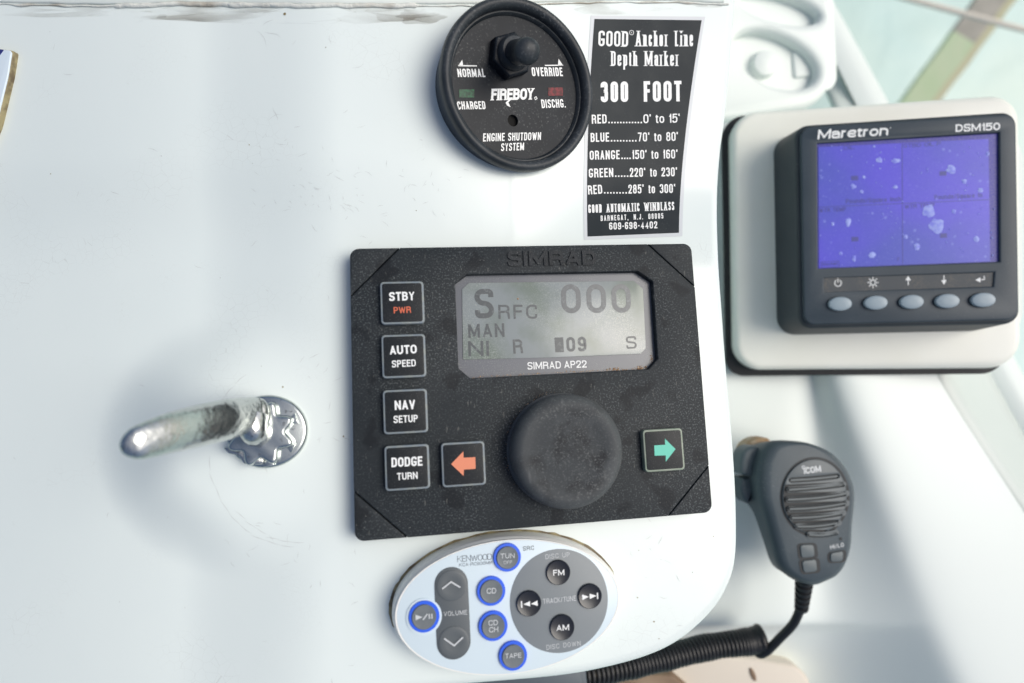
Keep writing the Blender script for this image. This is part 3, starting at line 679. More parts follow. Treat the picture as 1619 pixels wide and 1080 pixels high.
c1, c2 = KW.hit(*z6(398, 358), gz), KW.hit(*z6(415, 745), gz); rv = (KW.hit(*z6(511, 358), gz) - c1).length; dd = (c2 - c1).normalized(); nn_ = Vector((-dd.y, dd.x))
st = [c1 + (nn_ * math.cos(a) - dd * math.sin(a)) * rv for a in [math.pi * k / 20 for k in range(21)]] + [c2 + (-nn_ * math.cos(a) + dd * math.sin(a)) * rv for a in [math.pi * k / 20 for k in range(21)]]
vr = prism('volume_rocker', [st], RZ, gz + .0002, 'rocker_grey', kw, b=.0003)
for pz in ((400, 365, -1), (415, 745, 1)):
    cc = KW.hit(*z6(pz[0], pz[1]), gz); lathe('rocker_end', [(.0056, gz + .0001), (.0055, gz + .0004), (.0048, gz + .0006), (.003, gz + .00035), (.001, gz + .0003)], 'rocker_grey', kw, 40, cc)
chev = lambda P1: marks(KW, [P1], 2.3, gz + .0007, 'grey_print', kw, name='chevron', sc_=.00024)
chev([z6(337, 388), z6(397, 341), z6(459, 378)]); chev([z6(350, 722), z6(418, 770), z6(477, 714)])
def button(c, r, ring, top, parent=kw, z=RZ):
    cc = KW.hit(*z6(*c), z + .0008); rr_ = r / 4.26 * .000236
    root = lathe('button', [(rr_, 0), (rr_, .0009), (rr_ * .97, .0012), (rr_ * .80, .0012)] if ring else [(rr_, 0), (rr_, .0007), (rr_ * .95, .0010), (rr_ * .85, .0009), (rr_ * .3, .0008)], ring or top, parent, 48, (0, 0), loc=(cc.x, cc.y, z), cap=True)
    if ring:
        lathe('button_cap', [(rr_ * .79, .0008), (rr_ * .79, .0015), (rr_ * .75, .0018), (rr_ * .6, .0017), (rr_ * .2, .00165)], top, root, 48)
    return root, cc, z + (.00172 if ring else .00085)
def blet(B, s, a, b, h, mm='grey_print', **k):
    r, cc, z = B; o = letter(KW, s, z6(*a), z6(*b), h / 4.26, z, mm, r, off=cc, **k); o.location.z = -RZ if r.location.z == RZ else -r.location.z
lathe('button_surround', [(116 / 4.26 * .000236, RZ), (116 / 4.26 * .000236, gz + .00028), (100 / 4.26 * .000236, gz + .0003)], 'remote_face', kw, 48, KW.hit(*z6(215, 574), gz))
B = button((775, 175), 94, 'blue_ring', 'button_grey'); blet(B, 'TUN', (730, 184), (825, 180), 32, wt=.15); blet(B, 'OFF', (750, 221), (808, 219), 22, wt=.13)
B = button((667, 402), 96, 'blue_ring', 'button_grey'); blet(B, 'CD', (637, 421), (700, 418), 36, wt=.15)
B = button((680, 637), 97, 'blue_ring', 'button_grey'); blet(B, 'CD', (649, 636), (712, 631), 34, wt=.15); blet(B, 'CH', (653, 682), (715, 677), 34, wt=.15)
B = button((814, 838), 95, 'blue_ring', 'button_grey'); blet(B, 'TAPE', (762, 857), (870, 850), 31, wt=.15)
B = button((215, 574), 101, 'blue_ring', 'button_grey')
o = marks(KW, [[z6(208, 597), z6(238, 556)], [z6(250, 556), z6(251, 590)], [z6(267, 555), z6(268, 589)]], 2, B[2], 'grey_print', B[0], [[z6(157, 562), z6(205, 578), z6(159, 600)]], name='play_pause_mark', off=B[1], sc_=.00022); o.location.z = -RZ
B = button((1120, 278), 83, None, 'button_black', z=gz); blet(B, 'FM', (1085, 300), (1160, 296), 38, 'white_print', wt=.17)
B = button((1146, 648), 84, None, 'button_black', z=gz); blet(B, 'AM', (1107, 672), (1192, 666), 38, 'white_print', wt=.17)
B = button((922, 487), 84, None, 'button_black', z=gz)
o = marks(KW, [[z6(871, 470), z6(873, 515)]], 2, B[2], 'white_print', B[0], [[z6(884, 492), z6(928, 470), z6(930, 506)], [z6(934, 489), z6(978, 466), z6(981, 502)]], name='track_back_mark', off=B[1], sc_=.00024); o.location.z = -gz
B = button((1333, 438), 83, None, 'button_black', z=gz)
o = marks(KW, [[z6(1382, 414), z6(1384, 456)]], 2, B[2], 'white_print', B[0], [[z6(1278, 425), z6(1281, 463), z6(1325, 441)], [z6(1329, 420), z6(1331, 457), z6(1376, 434)]], name='track_forward_mark', off=B[1], sc_=.00024); o.location.z = -gz
kl = lambda s, a, b, h, mm, z=gz, **k: letter(KW, s, z6(*a), z6(*b), h / 4.26, z, mm, kw, **k)
kl('TRACK/TUNE', (1018, 490), (1240, 466), 32, 'grey_print', wt=.12); kl('DISC UP', (1033, 188), (1196, 172), 30, 'grey_print', wt=.11, gap=.24)
kl('DISC DOWN', (1040, 798), (1270, 768), 30, 'grey_print', wt=.11, gap=.24); kl('VOLUME', (348, 572), (505, 560), 30, 'grey_print', gz + .00025, wt=.12, gap=.2)
kl('KENWOOD', (440, 208), (672, 191), 40, 'dark_print', RZ + .0002, wt=.07, gap=.05); kl('KCA-RC900MR', (452, 238), (675, 221), 21, 'dark_print', RZ + .0002, wt=.10, gap=.2)
kl('SRC', (882, 131), (955, 124), 27, 'dark_print', RZ + .0002, wt=.12, gap=.25)

# ---------------------------------------------------------------- square data display on its pod
z7 = Zm(1120, 130, 2.2986)
MA = Frame((.2172280, .0657888, H - .3474093), (-.1377538, -.0116748, .9903977), (.9902077, .0212321, .1379776))
mr = MA.empty('data_display', 'square charcoal data display with a blue violet screen and five oval buttons', 'data display')
hw, hh = .0548, .0553
sq = lambda w_, h_, r: rounded([(-w_, -h_), (w_, -h_), (w_, h_), (-w_, h_)], r, 8)
scr = [MA.hit(*z7(*k)) for k in ((397, 222), (1058, 183), (1060, 652), (399, 677))]
strp = [MA.hit(*z7(*k)) for k in ((421, 711), (1040, 691), (1036, 742), (421, 763))]
prism('faceplate', [sq(hw, hh, .006), scr, strp], -.004, 0, 'mar_face', mr, b=.0009)
prism('case', [sq(hw + .0022, hh + .0022, .0075)], -.034, -.0025, 'mar_body', mr, b=.002, taper=.0035)
prism('screen_border', [sq(.052, .053, .003)], -.002, -.0016, 'mar_screen_edge', mr)
sq4 = [MA.hit(*z7(*k), -.0013) for k in ((399, 236), (1018, 206), (1024, 652), (402, 676))]
prism('screen', [sq4], -.0016, -.0013, 'mar_screen', mr)
prism('legend_strip', [[MA.hit(*z7(*k), -.0012) for k in ((415, 706), (1046, 686), (1042, 748), (415, 770))]], -.0016, -.0009, 'mar_strip', mr)
letter(MA, 'Maretron', z7(396, 208), z7(652, 193), 16.3, 0, 'white_print', mr, wt=.19, gap=.09, shear=.13)
letter(MA, '.', z7(660, 168), z7(663, 168), 6, 0, 'white_print', mr, name='registered_mark', wt=.25)
letter(MA, 'DSM150', z7(898, 181), z7(1060, 174), 13, 0, 'white_print', mr, wt=.19, gap=.10)
MZ = -.0009; ms = .00034
def circ(cx, cy, r, a0=0, a1=360, n=20): return [z7(cx + r * math.cos(math.radians(a0 + (a1 - a0) * k / n)), cy + r * math.sin(math.radians(a0 + (a1 - a0) * k / n))) for k in range(n + 1)]
mk = lambda L, nm, polys=(): marks(MA, L, 1.3, MZ, 'white_print', mr, polys, name=nm, sc_=ms)
mk([circ(471, 730, 12, -60, 240), [z7(471, 713), z7(471, 728)]], 'power_symbol')
mk([circ(598, 728, 9)] + [[z7(598 + 12 * math.cos(a), 728 + 12 * math.sin(a)), z7(598 + 20 * math.cos(a), 728 + 20 * math.sin(a))] for a in [k * math.pi / 4 for k in range(8)]], 'brightness_symbol')
mk([[z7(726, 738), z7(726, 715)]], 'up_arrow', [[z7(716, 720), z7(726, 704), z7(736, 720)]])
mk([[z7(856, 702), z7(856, 724)]], 'down_arrow', [[z7(846, 720), z7(856, 736), z7(866, 719)]])
mk([[z7(1002, 704), z7(1003, 717), z7(985, 718)]], 'enter_arrow', [[z7(970, 719), z7(988, 709), z7(989, 728)]])
for bx, by in ((475, 805), (604, 801), (734, 798), (863, 795), (993, 791)):
    c = MA.hit(*z7(bx, by + 1), .0); o = lathe('button', [(.0066, .0002), (.0066, .0015), (.0060, .0021), (.0045, .0024), (.002, .0025)], 'mar_button', mr, 40, (0, 0), sx=.93, sy=.60, loc=(c.x, c.y, 0))
    lathe('button_gap', [(.0071, .00005), (.0066, .00007)], 'mic_dark', o, 40, sx=.93, sy=.62)
sk = lambda s, a, b, h, **k: letter(MA, s, z7(*a), z7(*b), h / 2.2986, -.0013, 'mar_ink', mr, name='screen_text', wt=.16, **k)
marks(MA, [[z7(704, 222), z7(706, 660)], [z7(400, 454), z7(1020, 427)]], .9, -.0013, 'mar_ink', mr, name='screen_grid', sc_=ms)
sk('Pounds/Square Inch', (500, 441), (700, 432), 17); sk('Pounds/Square In', (822, 426), (995, 418), 17)
sk('WTR TEMP', (403, 474), (500, 469), 16); sk('WTR TEMP', (713, 460), (822, 454), 16); sk('STBD OIL P', (708, 238), (845, 230), 15); sk('OIL', (490, 246), (532, 243), 14)
sk('Normal', (414, 668), (468, 664), 13); sk('F', (686, 650), (695, 650), 14)
marks(MA, [[z7(410, 674), z7(474, 671), z7(474, 650), z7(410, 653), z7(410, 674)]], .8, -.0013, 'mar_ink', mr, name='screen_box', sc_=ms)
for cx, cy in ((519, 341), (840, 324), (520, 563), (842, 550)): marks(MA, [], 1, -.0013, 'mar_ink', mr, [[z7(x, y) for x, y in ((cx, cy), (cx + 25, cy - 1), (cx + 25, cy + 15), (cx, cy + 16))]], name='screen_block')
sv, sf = [], []
def blob(cx, cy, r, seed, squash=1):
    b = len(sv); n = 16
    for k in range(n):
        a = 2 * math.pi * k / n; q_ = r * (1 + .5 * noise.noise((math.cos(a) * 1.6, math.sin(a) * 1.6, seed))); pt = MA.hit(*z7(cx + q_ * math.cos(a), cy + q_ * squash * math.sin(a)), -.0012); sv.append((pt.x, pt.y, -.00123))
    pt = MA.hit(*z7(cx, cy), -.0012); sv.append((pt.x, pt.y, -.0010))
    for k in range(n): sf.append((b + k, b + (k + 1) % n, b + n))
for i, a in enumerate(((833, 522, 30, .8), (800, 470, 24, .9), (883, 318, 19, .75), (681, 285, 15, .6), (622, 282, 11, 1), (527, 379, 10, .9), (508, 508, 11, 1.2), (757, 598, 11, 1), (595, 628, 12, .9),
                       (975, 570, 11, 1), (930, 360, 9, 1), (990, 393, 9, 1), (892, 470, 8, 1), (557, 397, 7, .9), (680, 380, 7, 1), (717, 562, 7, 1.2), (482, 622, 7, 1), (1016, 260, 6, 1.2), (602, 233, 5, 1), (530, 640, 7, 1.6), (452, 515, 5, 1.6), (565, 345, 6, 1))):
    blob(a[0], a[1], a[2], i * 3.1, a[3])
for k in range(90): blob(random.uniform(404, 1040), random.uniform(225, 665), random.uniform(1, 2.8), k * 1.7, random.uniform(.7, 1.4))
tag(mesh('salt_spots', sv, sf, 'salt', mr, smooth=None), kind='stuff')

BP = Frame(MA.o - MA.N * .034, MA.N, MA.X)
bp = BP.empty('instrument_pod', 'off-white square pod with a black rubber gasket that carries the data display', 'instrument pod')
bq = [BP.hit(*k, -.010) for k in ((1151, 186), (1597, 156), (1601, 581), (1157, 584))]
prism('pod_plate', [rounded(bq, [.016, .016, .018, .016], 10)], -.010, 0, 'offwhite', bp, b=.0045, steps=6)
gq = [BP.hit(*k, -.010) for k in ((1141, 185), (1583, 151), (1591, 591), (1149, 595))]
prism('gasket', [rounded(gq, [.014, .014, .014, .011], 10)], -.0135, -.010, 'black_rubber', bp, b=.0005)
g2 = [BP.hit(*k, -.05) for k in ((1132, 250), (1560, 230), (1560, 540), (1150, 560))]
prism('pod_neck', [rounded(g2, .02, 8)], -.09, -.0135, 'gelcoat_far', bp)

# ---------------------------------------------------------------- latch handle
zl = Zm(160, 600, 4.497)
lp = surf(424, 682); LF = Frame(lp, snorm(lp), (1, 0, 0)); ld = LF.empty('latch_handle', 'pitted chrome latch handle with a scalloped round base, left of the autopilot', 'latch handle')
prism('base_plate', [ell((0, 0), .0148, .0137, 64)], -.002, .0028, 'chrome_clean', ld, b=.0014)
star = []
for k in range(144):
    a = 2 * math.pi * k / 144; r = .0105 + .0016 * math.cos(8 * a + 2.6); star.append((-.0012 + r * math.cos(a), -.0006 + r * math.sin(a)))
prism('scalloped_collar', [star],   .0020, .0078, 'chrome_clean', ld, b=.0011, steps=5, taper=.0004, smooth=60)
for k, a in enumerate((-28, 22, -78)):
    a = math.radians(a); e0 = Vector((.0118 * math.cos(a) - .001, .0118 * math.sin(a))); u_ = Vector((math.cos(a), math.sin(a))); v_ = Vector((-u_.y, u_.x))
    prism('rib', [[e0 - u_ * .002 - v_ * .0006, e0 + u_ * .0012 - v_ * .0022, e0 + u_ * .0012 + v_ * .0022, e0 - u_ * .002 + v_ * .0006]], .002, .0042, 'chrome_clean', ld, b=.0004)
lug = [LF.hit(*zl(*k), .006) for k in ((860, 480), (1000, 470), (1160, 560), (1150, 606), (1010, 606), (975, 540), (900, 530))]
prism('lug', [rounded(lug, .0012)], -.001, .006, 'chrome', ld, b=.0006)
inv = LF.mtx().inverted()
secs = [(1166, 240, .233, 13), (1150, 240, .232, 21), (1100, 243, .230, 24), (1000, 262, .223, 28), (900, 284, .215, 30.5), (700, 328, .203, 31.5), (500, 378, .194, 30.5), (300, 440, .187, 27), (220, 462, .185, 23), (165, 474, .184, 15), (138, 476, .184, 5)]
pth = [inv @ P(*zl(a, b), d) for a, b, d, r in secs]; rad = [(r * d / 1000 * .50, r * d / 1000 * 1.06) for a, b, d, r in secs]
pc = catmull(pth, 6); rc = []
for i in range(len(pc)):
    t = i / 6; k = min(int(t), len(rad) - 2); f = t - k; rc.append((rad[k][0] * (1 - f) + rad[k + 1][0] * f, rad[k][1] * (1 - f) + rad[k + 1][1] * f))
sweep('lever', pc, rc, 'chrome', ld, n=32)
hb = [Vector((-.002, .0, .006)), Vector((-.0024, .0006, .012)), pth[2]]
sweep('pivot', catmull(hb, 6), [.0056 - .0016 * k / 12 for k in range(13)], 'chrome', ld, n=24)

# ---------------------------------------------------------------- name plate at the left margin
NPt = surf(-40, 180); NF = Frame(NPt, snorm(NPt)); npo = NF.empty('name_plate', 'small pale plate with a brown edge at the left margin of the dashboard', 'plate')
pp = [NF.hit(*k, .0032) for k in ((-150, 58), (18, 80), (12, 118), (-7, 196), (-60, 330))]
prism('plate_body', [rounded([x + (x - Vector((-.01, 0))) * .012 for x in pp], .001)], -.003, .0028, 'plate_edge', npo, b=.0008)
prism('plate_face', [rounded(pp, .0012)], .0024, .0032, 'plate_blue', npo, b=.0003)
prism('plate_corner', [[NF.hit(*k, .0033) for k in ((-60, 70), (6, 79), (-4, 92), (-60, 90))]], .0032, .0034, 'plate_navy', npo)

# ---------------------------------------------------------------- hand microphone
zm = Zm(1130, 680, 3.857)
MC = P(1290, 800, .352); MF = Frame(MC, (.10, .05, .99), (1, .02, 0)); mc = MF.empty('hand_microphone', 'grey blue hand microphone with a round slotted speaker, hanging at the right', 'microphone')
back = [(330, 68), (420, 70), (560, 95), (690, 150), (770, 240), (800, 330), (805, 430), (800, 570), (780, 700), (740, 800), (690, 870), (640, 900), (580, 910), (500, 905), (410, 865), (345, 812), (305, 700), (272, 600), (235, 500), (192, 430), (175, 330), (178, 220), (200, 130), (250, 84)]
mid = [(350, 64), (430, 62), (565, 78), (702, 134), (792, 224), (842, 330), (851, 430), (836, 580), (828, 710), (792, 822), (744, 884), (690, 914), (610, 944), (520, 930), (430, 880), (372, 812), (338, 700), (312, 600), (285, 500), (262, 420), (248, 320), (252, 215), (278, 130), (310, 86)]
fro = [(430, 110), (490, 92), (575, 98), (690, 152), (772, 236), (822, 335), (833, 430), (818, 580), (808, 700), (775, 805), (732, 862), (685, 890), (612, 912), (545, 900), (480, 850), (452, 790), (430, 700), (400, 600), (375, 500), (358, 420), (350, 320), (358, 220), (380, 160), (402, 128)]
def ringpts(L, h):
    c3 = [Vector((*MF.hit(*zm(*k), h), h)) for k in L]; c3 = catmull(c3 + [c3[0]], 4)[:-1]; return c3
lv = [ringpts(back, -.030), ringpts(back, -.022), ringpts([(a[0] * .45 + b[0] * .55, a[1] * .45 + b[1] * .55) for a, b in zip(back, mid)], -.0145), ringpts(mid, -.008), ringpts([(a[0] * .7 + b[0] * .3, a[1] * .7 + b[1] * .3) for a, b in zip(mid, fro)], -.0028),
      ringpts([(a[0] * .3 + b[0] * .7, a[1] * .3 + b[1] * .7) for a, b in zip(mid, fro)], -.0006), ringpts(fro, 0)]
V = [v for r in lv for v in r]; n = len(lv[0]); Fc = [(i * n + k, i * n + (k + 1) % n, (i + 1) * n + (k + 1) % n, (i + 1) * n + k) for i in range(len(lv) - 1) for k in range(n)]
Fc += [tuple(range((len(lv) - 1) * n, len(lv) * n)), tuple(range(n))]
mesh('shell', V, Fc, 'mic', mc, smooth=50)
gcx, gcy = 610, 408
def mel(rx, ry, n=56, cx=gcx, cy=gcy): return [(cx + rx * math.cos(2 * math.pi * k / n), cy + ry * math.sin(2 * math.pi * k / n)) for k in range(n)]
prism('grille_groove', [[MF.hit(*zm(*k), .0001) for k in mel(212, 244)], [MF.hit(*zm(*k), .0001) for k in mel(198, 230)]], -.001, .00012, 'mic_dark', mc)
slots = [(290, 452, 762, -28), (348, 442, 800, -32), (408, 436, 820, -34), (466, 446, 820, -34), (520, 460, 800, -32), (572, 492, 772, -28), (622, 566, 755, -22)]
hs = []
for y, x0, x1, dy in slots:
    y0, y1 = y + 16, y + 16 + dy * (x1 - x0) / 350; th = 15
    arc = lambda t: (x0 + th + (x1 - x0 - 2 * th) * t, y0 + (y1 - y0) * t + 8 * math.sin(math.pi * t) * (1 if y > 350 else .4))
    up = [(arc(t)[0], arc(t)[1] - th) for t in [k / 8 for k in range(9)]]; dn = [(arc(t)[0], arc(t)[1] + th) for t in [k / 8 for k in range(8, -1, -1)]]
    e1 = [(arc(1)[0] + th * math.cos(a), arc(1)[1] + th * math.sin(a)) for a in [-math.pi / 2 + math.pi * k / 5 for k in range(1, 5)]]
    e0 = [(arc(0)[0] - th * math.cos(a), arc(0)[1] - th * math.sin(a)) for a in [-math.pi / 2 + math.pi * k / 5 for k in range(1, 5)]]
    hs.append([MF.hit(*zm(*k), .0012) for k in up + e1 + dn + e0])
prism('speaker_grille', [[MF.hit(*zm(*k), .0012) for k in mel(196, 228)]] + hs, .0001, .0012, 'mic_face', mc, b=.0003, steps=2)
prism('speaker_cloth', [[MF.hit(*zm(*k), .0002) for k in mel(190, 222)]], .0001, .0002, 'mic_dark', mc)
# slot floor bars sit a little below the grille so each slot reads as a lipped recess
for h_ in hs: prism('slot_insert', [inset(h_ if area(h_) > 0 else list(reversed(h_)), .0009)], .0002, .0012, 'mic_key', mc)
letter(MF, 'iCOM', zm(545, 268), zm(650, 254), 9.5, .0012, 'grey_print', mc, wt=.19, gap=.10); marks(MF, [[zm(541 + 9 * math.cos(a), 227 + 9 * math.sin(a)) for a in [k * .63 for k in range(11)]]], 1.1, .0012, 'grey_print', mc, name='logo_ring', sc_=.00035)
letter(MF, 'HI/LO', zm(706, 727), zm(790, 710), 6, .0001, 'grey_print', mc, wt=.18)
def mkey(pts, nm, z1=.0009, gap=15):
    cx = sum(a for a, b in pts) / len(pts); cy = sum(b for a, b in pts) / len(pts)
    gp = [(cx + (a - cx) * (1 + gap / 32), cy + (b - cy) * (1 + gap / 60)) for a, b in pts]
    o = prism(nm, [rounded([MF.hit(*zm(*k), z1) for k in pts], .0016, 5)], 0, z1, 'mic_key', mc, b=.0004)
    prism('key_gap', [rounded([MF.hit(*zm(*k), .0002) for k in gp], .002, 5)], -.0005, .0002, 'mic_dark', o)
mkey([(522, 702), (604, 698), (612, 772), (530, 782)], 'channel_key'); mkey([(532, 800), (620, 788), (626, 862), (545, 872)], 'channel_key'); mkey([(706, 752), (786, 738), (782, 800), (708, 806)], 'power_key')
prism('mic_opening', [ell(MF.hit(*zm(770, 664), .0003), .0008, .0008, 14)], -.001, .0003, 'mic_dark', mc)
# push to talk key on the left flank
ptt = [(178, 130), (222, 100), (318, 104), (330, 128), (262, 262), (236, 284), (172, 276), (160, 250), (164, 190)]
prism('talk_key', [rounded([MF.hit(*zm(*k), -.012) for k in ptt], .002)], -.024, -.012, 'mic_key', mc, b=.0022, steps=4)
prism('flank_pad', [rounded([MF.hit(*zm(*k), -.014) for k in ((162, 292), (238, 296), (300, 120), (360, 130), (262, 330), (232, 420), (212, 462), (176, 420), (158, 360))], .002)], -.026, -.014, 'mic', mc, b=.002)
cl = prism('hanger_clip', [rounded([MF.hit(*zm(*k), -.03) for k in ((176, 100), (240, 50), (330, 44), (340, 110), (200, 240), (170, 200))], .003)], -.040, -.028, 'bracket', mc, b=.001)
# cord
i_ = MF.mtx().inverted()
b0, b1 = P(1272, 914, .362), P(1267, 962, .372)
path, rad = [], []
for k in range(61):
    t = k / 60; path.append(b0.lerp(b1, t)); rad.append(.0046 - .0012 * t + .0005 * (1 if math.sin(t * math.pi * 2 * 5.5) > 0 else -1))
cordr = bpy.data.objects.new('microphone_cord', None); COL.objects.link(cordr); cordr.location = P(1200, 1010, .39); tag(cordr, 'black coiled cord running from the hand microphone under the dashboard edge', 'cord')
L0 = cordr.location.copy()
sweep('strain_relief', [p_ - L0 for p_ in path], rad, 'cord', cordr, n=20)
pl = catmull([P(1268, 955, .371), P(1255, 985, .376), P(1232, 1010, .381), P(1212, 1030, .386), P(1200, 1034, .390), P(1193, 1022, .392)], 8)
sweep('cable', [p_ - L0 for p_ in pl], .0026, 'cord', cordr, n=14)
ax = catmull([P(1205, 1010, .392), P(1180, 1015, .392), P(1120, 1023, .390), P(1060, 1037, .385), P(1000, 1051, .378), P(930, 1065, .365), P(860, 1072, .355)], 30)
ts = 60; hp, NN = [], len(ax)
for k in range(ts * 16 + 1):
    t = k / (ts * 16); f = t * (NN - 1); i = min(int(f), NN - 2); c3 = ax[i].lerp(ax[i + 1], f - i); tg = (ax[min(i + 2, NN - 1)] - ax[max(i - 2, 0)]).normalized()
    u = (Vector((0, 0, 1)) - tg * tg.z).normalized(); v = tg.cross(u); a = 2 * math.pi * ts * t; a += .35 * noise.noise((t * 14, 2, 2)); rr_ = .0066 * (1 + .07 * noise.noise((t * 22, 0, 0))) * (1 + .12 * sstep(.25, 0, t)) * (1 + .03 * math.sin(t * 40))
    hp.append(c3 + (u * math.cos(a) + v * math.sin(a)) * rr_)
sweep('coil', [p_ - L0 for p_ in hp], .0013, 'cord', cordr, n=8)

# ---------------------------------------------------------------- white side moulding, gunwale, water
def sheet(name, rows_, m, sub=3, kind='structure', thick=.004):
    n = len(rows_[0]); V = [P(*c) for r in rows_ for c in r]; Fc = [(j * n + i, j * n + i + 1, (j + 1) * n + i + 1, (j + 1) * n + i) for j in range(len(rows_) - 1) for i in range(n - 1)]
    o = mesh(name, V, Fc, m, smooth=180)
    s = o.modifiers.new('sub', 'SUBSURF'); s.levels = s.render_levels = sub
    t = o.modifiers.new('solid', 'SOLIDIFY'); t.thickness = thick; t.offset = -1
    return tag(o, kind=kind)
mr_rows = []
for y, y2, d0, dl, xv, dv, xr, xs_ in ((195, 195, .425, .425, 1284, .425, 1290, 1300), (430, 430, .417, .415, 1274, .416, 1290, 1390), (590, 590, .417, .416, 1288, .419, 1320, 1462), (700, 700, .417, .417, 1294, .424, 1364, 1535),
        (900, 900, .417, .417, 1296, .428, 1436, 1665), (976, 974, .417, .418, 1306, .429, 1466, 1716), (981, 978, .419, .420, 1308, .431, 1468, 1719), (985, 984, .430, .430, 1312, .436, 1470, 1722),
        (1000, 1000, .446, .445, 1320, .440, 1478, 1732), (1130, 1130, .475, .470, 1352, .450, 1536, 1812)):
    mr_rows.append([(1060, y, d0), (1205, y, d0), (1256, y2, dl), (xv, y2, dv), (xr - 14, y2, min(.4035, dv)), (xr + 10, y2, min(.3985, dv)), (xr + (xs_ - xr) * .5, y2, .4000), (xs_, y2, .4025), (xs_ + 6, y2, .4025)])
sheet('side_moulding', mr_rows, 'gelcoat_far')
ln = catmull([P(1394, 430, .401), P(1466, 592, .401), P(1540, 706, .401), P(1670, 900, .401), P(1817, 1130, .401)], 12)
tag(sweep('seam_bead', ln, [.0019 + .0006 * noise.noise((k * .4, 0, 0)) for k in range(len(ln))], 'seam', n=8), 'stained brown sealant line running down the white hull side', 'sealant')
sheet('side_panel', [[(1150, -120, .60), (1224, -120, .606)], [(1265, 70, .60), (1310, 70, .572)], [(1320, 166, .56), (1354, 166, .546)], [(1385, 400, .4035), (1463, 400, .503)], [(1463, 590, .4035), (1557, 590, .464)], [(1537, 706, .4035), (1624, 706, .444)], [(1667, 900, .4035), (1741, 900, .424)]], 'side_green', sub=2)
gl = [(1232, -100, .60), (1268, -10, .58), (1354, 166, .54), (1452, 376, .50), (1554, 586, .46), (1622, 704, .44), (1740, 900, .42)]
gr_ = [(1275, -80, .60), (1316, 0, .58), (1404, 160, .54), (1505, 372, .50), (1598, 556, .46), (1665, 676, .44), (1780, 870, .42)]
V, Fc = [], []
gm = [((a[0] + b[0]) / 2, (a[1] + b[1]) / 2, a[2] - .004) for a, b in zip(gl, gr_)]
for a, m_, b in zip(gl, gm, gr_): V += [P(a[0], a[1], a[2] + .03), P(*a), P(*m_), P(*b), P(b[0], b[1], b[2] + .10)]
for i in range(len(gl) - 1):
    for k in range(4): Fc.append((i * 5 + k, i * 5 + k + 1, i * 5 + k + 6, i * 5 + k + 5))
tag(mesh('gunwale', V, Fc, 'gelcoat_far', smooth=50), kind='structure')
rs_ = catmull([P(a[0] - 1, a[1], a[2] - .001) for a in gl[3:]], 8)
tag(sweep('rubber_strip', rs_, .0011, 'black_rubber', n=8), 'thin black rubber strip along the inner edge of the white gunwale', 'rubber strip')

# moulded pocket at the top right
PK = Frame(P(1230, 90, .47), (.05, -.05, 1)); pk = PK.empty('pocket_moulding', 'blurred white moulding with an oval pocket and a small post, behind the dashboard at the top', 'moulding')
out = rounded([PK.hit(*k) for k in ((1090, -120), (1290, -120), (1326, 60), (1322, 125), (1290, 170), (1090, 200))], [.01, .02, .02, .03, .03, .01], 8)
ov = [PK.hit(1226 + 66 * math.cos(a) + 10 * math.sin(a), 94 + 44 * math.sin(a) + 14 * math.cos(a)) for a in [2 * math.pi * k / 40 for k in range(40)]]
ov2 = [PK.hit(1235 + 62 * math.cos(a), 12 + 22 * math.sin(a) + 14 * math.cos(a)) for a in [2 * math.pi * k / 32 for k in range(32)]]
prism('panel', [out, ov, ov2], -.04, 0, 'gelcoat_far', pk, b=.005, steps=4)
prism('pocket_floor', [[p_ for p_ in rounded([PK.hit(*k, -.022) for k in ((1100, -80), (1300, -80), (1310, 150), (1100, 170))], .01)]], -.016, -.010, 'gelcoat_far', pk)
c_ = PK.hit(1206, 104, -.01); lathe('post', [(.011, -.014), (.010, -.007), (.009, -.004), (.005, -.003)], 'gelcoat_far', pk, 32, c_)
c_ = PK.hit(1264, 104, -.012); prism('cleat_block', [rounded([c_ + Vector(k) for k in ((-.006, -.011), (.010, -.009), (.007, .012), (-.008, .010))], .003)], -.014, -.008, 'gelcoat_far', pk, b=.002)
# things under the lower edge of the dashboard
BX = Frame(P(840, 1080, .34), (.1, .1, 1)); bx = BX.empty('slate_box', 'dark slate grey box just below the lower edge of the dashboard', 'box')
bxp = [BX.hit(*k) for k in ((700, 1050), (926, 1050), (934, 1140), (700, 1140))]
prism('box_body', [rounded(bxp, .002)], -.03, 0, 'slate', bx, b=.0012)
prism('box_lid', [rounded(inset(list(reversed(bxp)) if area(bxp) < 0 else bxp, .003), .002)], 0, .001, 'slate', bx, b=.0004)
HX = Frame(P(1180, 1075, .43), (0, .12, 1)); hx = HX.empty('storage_hatch', 'beige hatch cover with a small brown oval, under the coiled cord', 'hatch')
hxp = [HX.hit(*k) for k in ((1010, 1030), (1166, 1036), (1278, 1056), (1296, 1150), (1010, 1150))]
prism('hatch_cover', [rounded(hxp, [.004, .02, .012, .004, .004], 6)], -.02, 0, 'beige', hx, b=.003)
prism('hatch_frame', [rounded([HX.hit(*k, -.02) for k in ((1040, 985), (1196, 985), (1232, 1035), (1200, 1060), (1040, 1060))], .002)], -.03, -.018, 'brown_pale', hx)
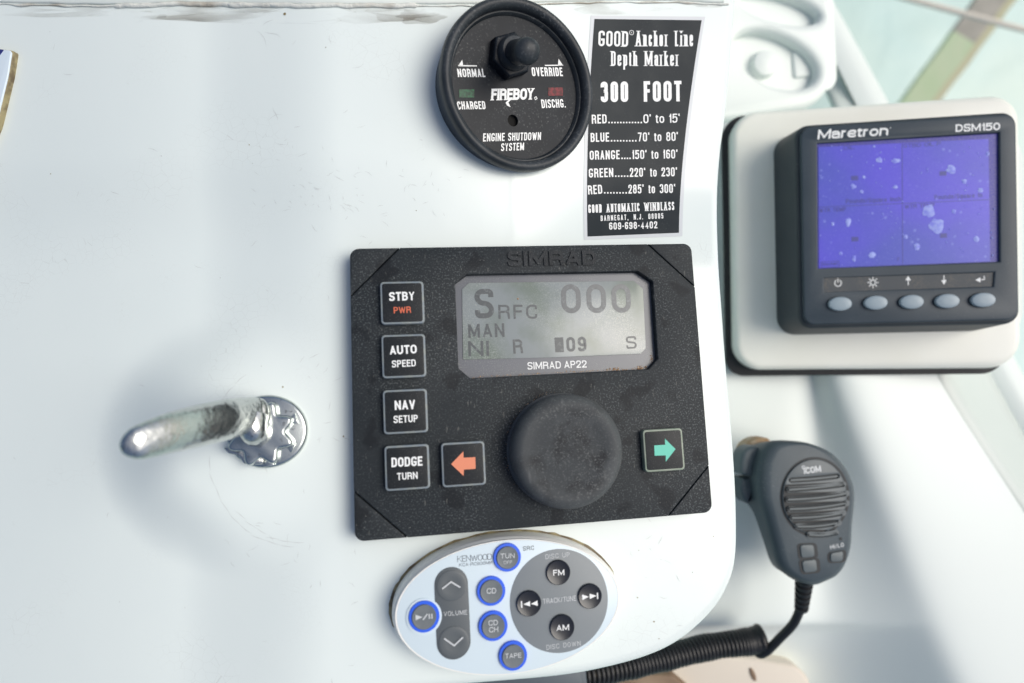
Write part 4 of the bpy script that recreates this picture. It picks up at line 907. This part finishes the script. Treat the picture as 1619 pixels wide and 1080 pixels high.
prism('oval_latch', [ell(HX.hit(1191, 1067, .001), .0016, .0045, 24, .35)], 0, .001, 'brown', hx, b=.0005)
TX = Frame(P(1030, 1085, .42), (0, 0, 1)); tx = tag(prism('brown_trim_strip', [rounded([TX.hit(*k) + TX.o.xy for k in ((930, 1066), (1062, 1068), (1100, 1100), (930, 1100))], .002)], TX.o.z - .01, TX.o.z, 'brown', b=.001), 'brown trim strip below the coiled cord at the bottom edge', 'trim')
# dock timber and rope over the water
def beam(name, a, b, wpx, d, dz, mats, label, cat):
    pa, pb = P(*a), P(*b); t = (pb - pa).normalized(); v = -t.cross(Vector((0, 0, 1))).normalized(); w1 = wpx * d / 1000 / 2
    V = []; n = 14
    for i in range(n + 1):
        c = pa.lerp(pb, i / n) + v * .01 * noise.noise((i * .7, 0, 0)) * w1 * 8
        V += [c - v * w1 - Vector((0, 0, dz)), c - v * w1, c + v * w1 * .55, c + v * w1, c + v * w1 - Vector((0, 0, dz))]
    Fc, fm = [], []
    for i in range(n):
        for k in range(4): Fc.append((i * 5 + k, i * 5 + k + 1, i * 5 + k + 6, i * 5 + k + 5)); fm.append(mats[1 if i < 4 else 0] if k != 2 else 2)
    o = mesh(name, V, Fc, ['timber', 'timber_dry', 'timber_pale'], fmats=fm); return tag(o, label, cat)
beam('dock_timber', (1620, -60, 1.9), (1330, 330, 2.15), 50, 2.0, .03, (0, 1), 'algae green dock timber slanting down into the water at the top right', 'timber')
rp = catmull([P(1340, -32, 1.25), P(1430, -4, 1.25), P(1525, 22, 1.26), P(1619, 47, 1.27), P(1740, 76, 1.3)], 10)
tag(sweep('mooring_rope', rp, .0058, 'rope', n=10), 'pale beige mooring rope crossing the top right corner', 'rope')

# water
m = mat('shallow_water', (.50, .68, .64), .35, vary=(1.2, (.54, .68, .60), .35, .65), layers=[('n', .8, .4, .7, 0, 0, 0, .4, (.42, .66, .68))], bump=(3, .25, .05)); M['water'] = m
S = 400; tag(mesh('water', [(-S, -S, -2.2), (S, -S, -2.2), (S, S, -2.2), (-S, S, -2.2)], [(0, 1, 2, 3)], 'water', smooth=None), kind='structure')
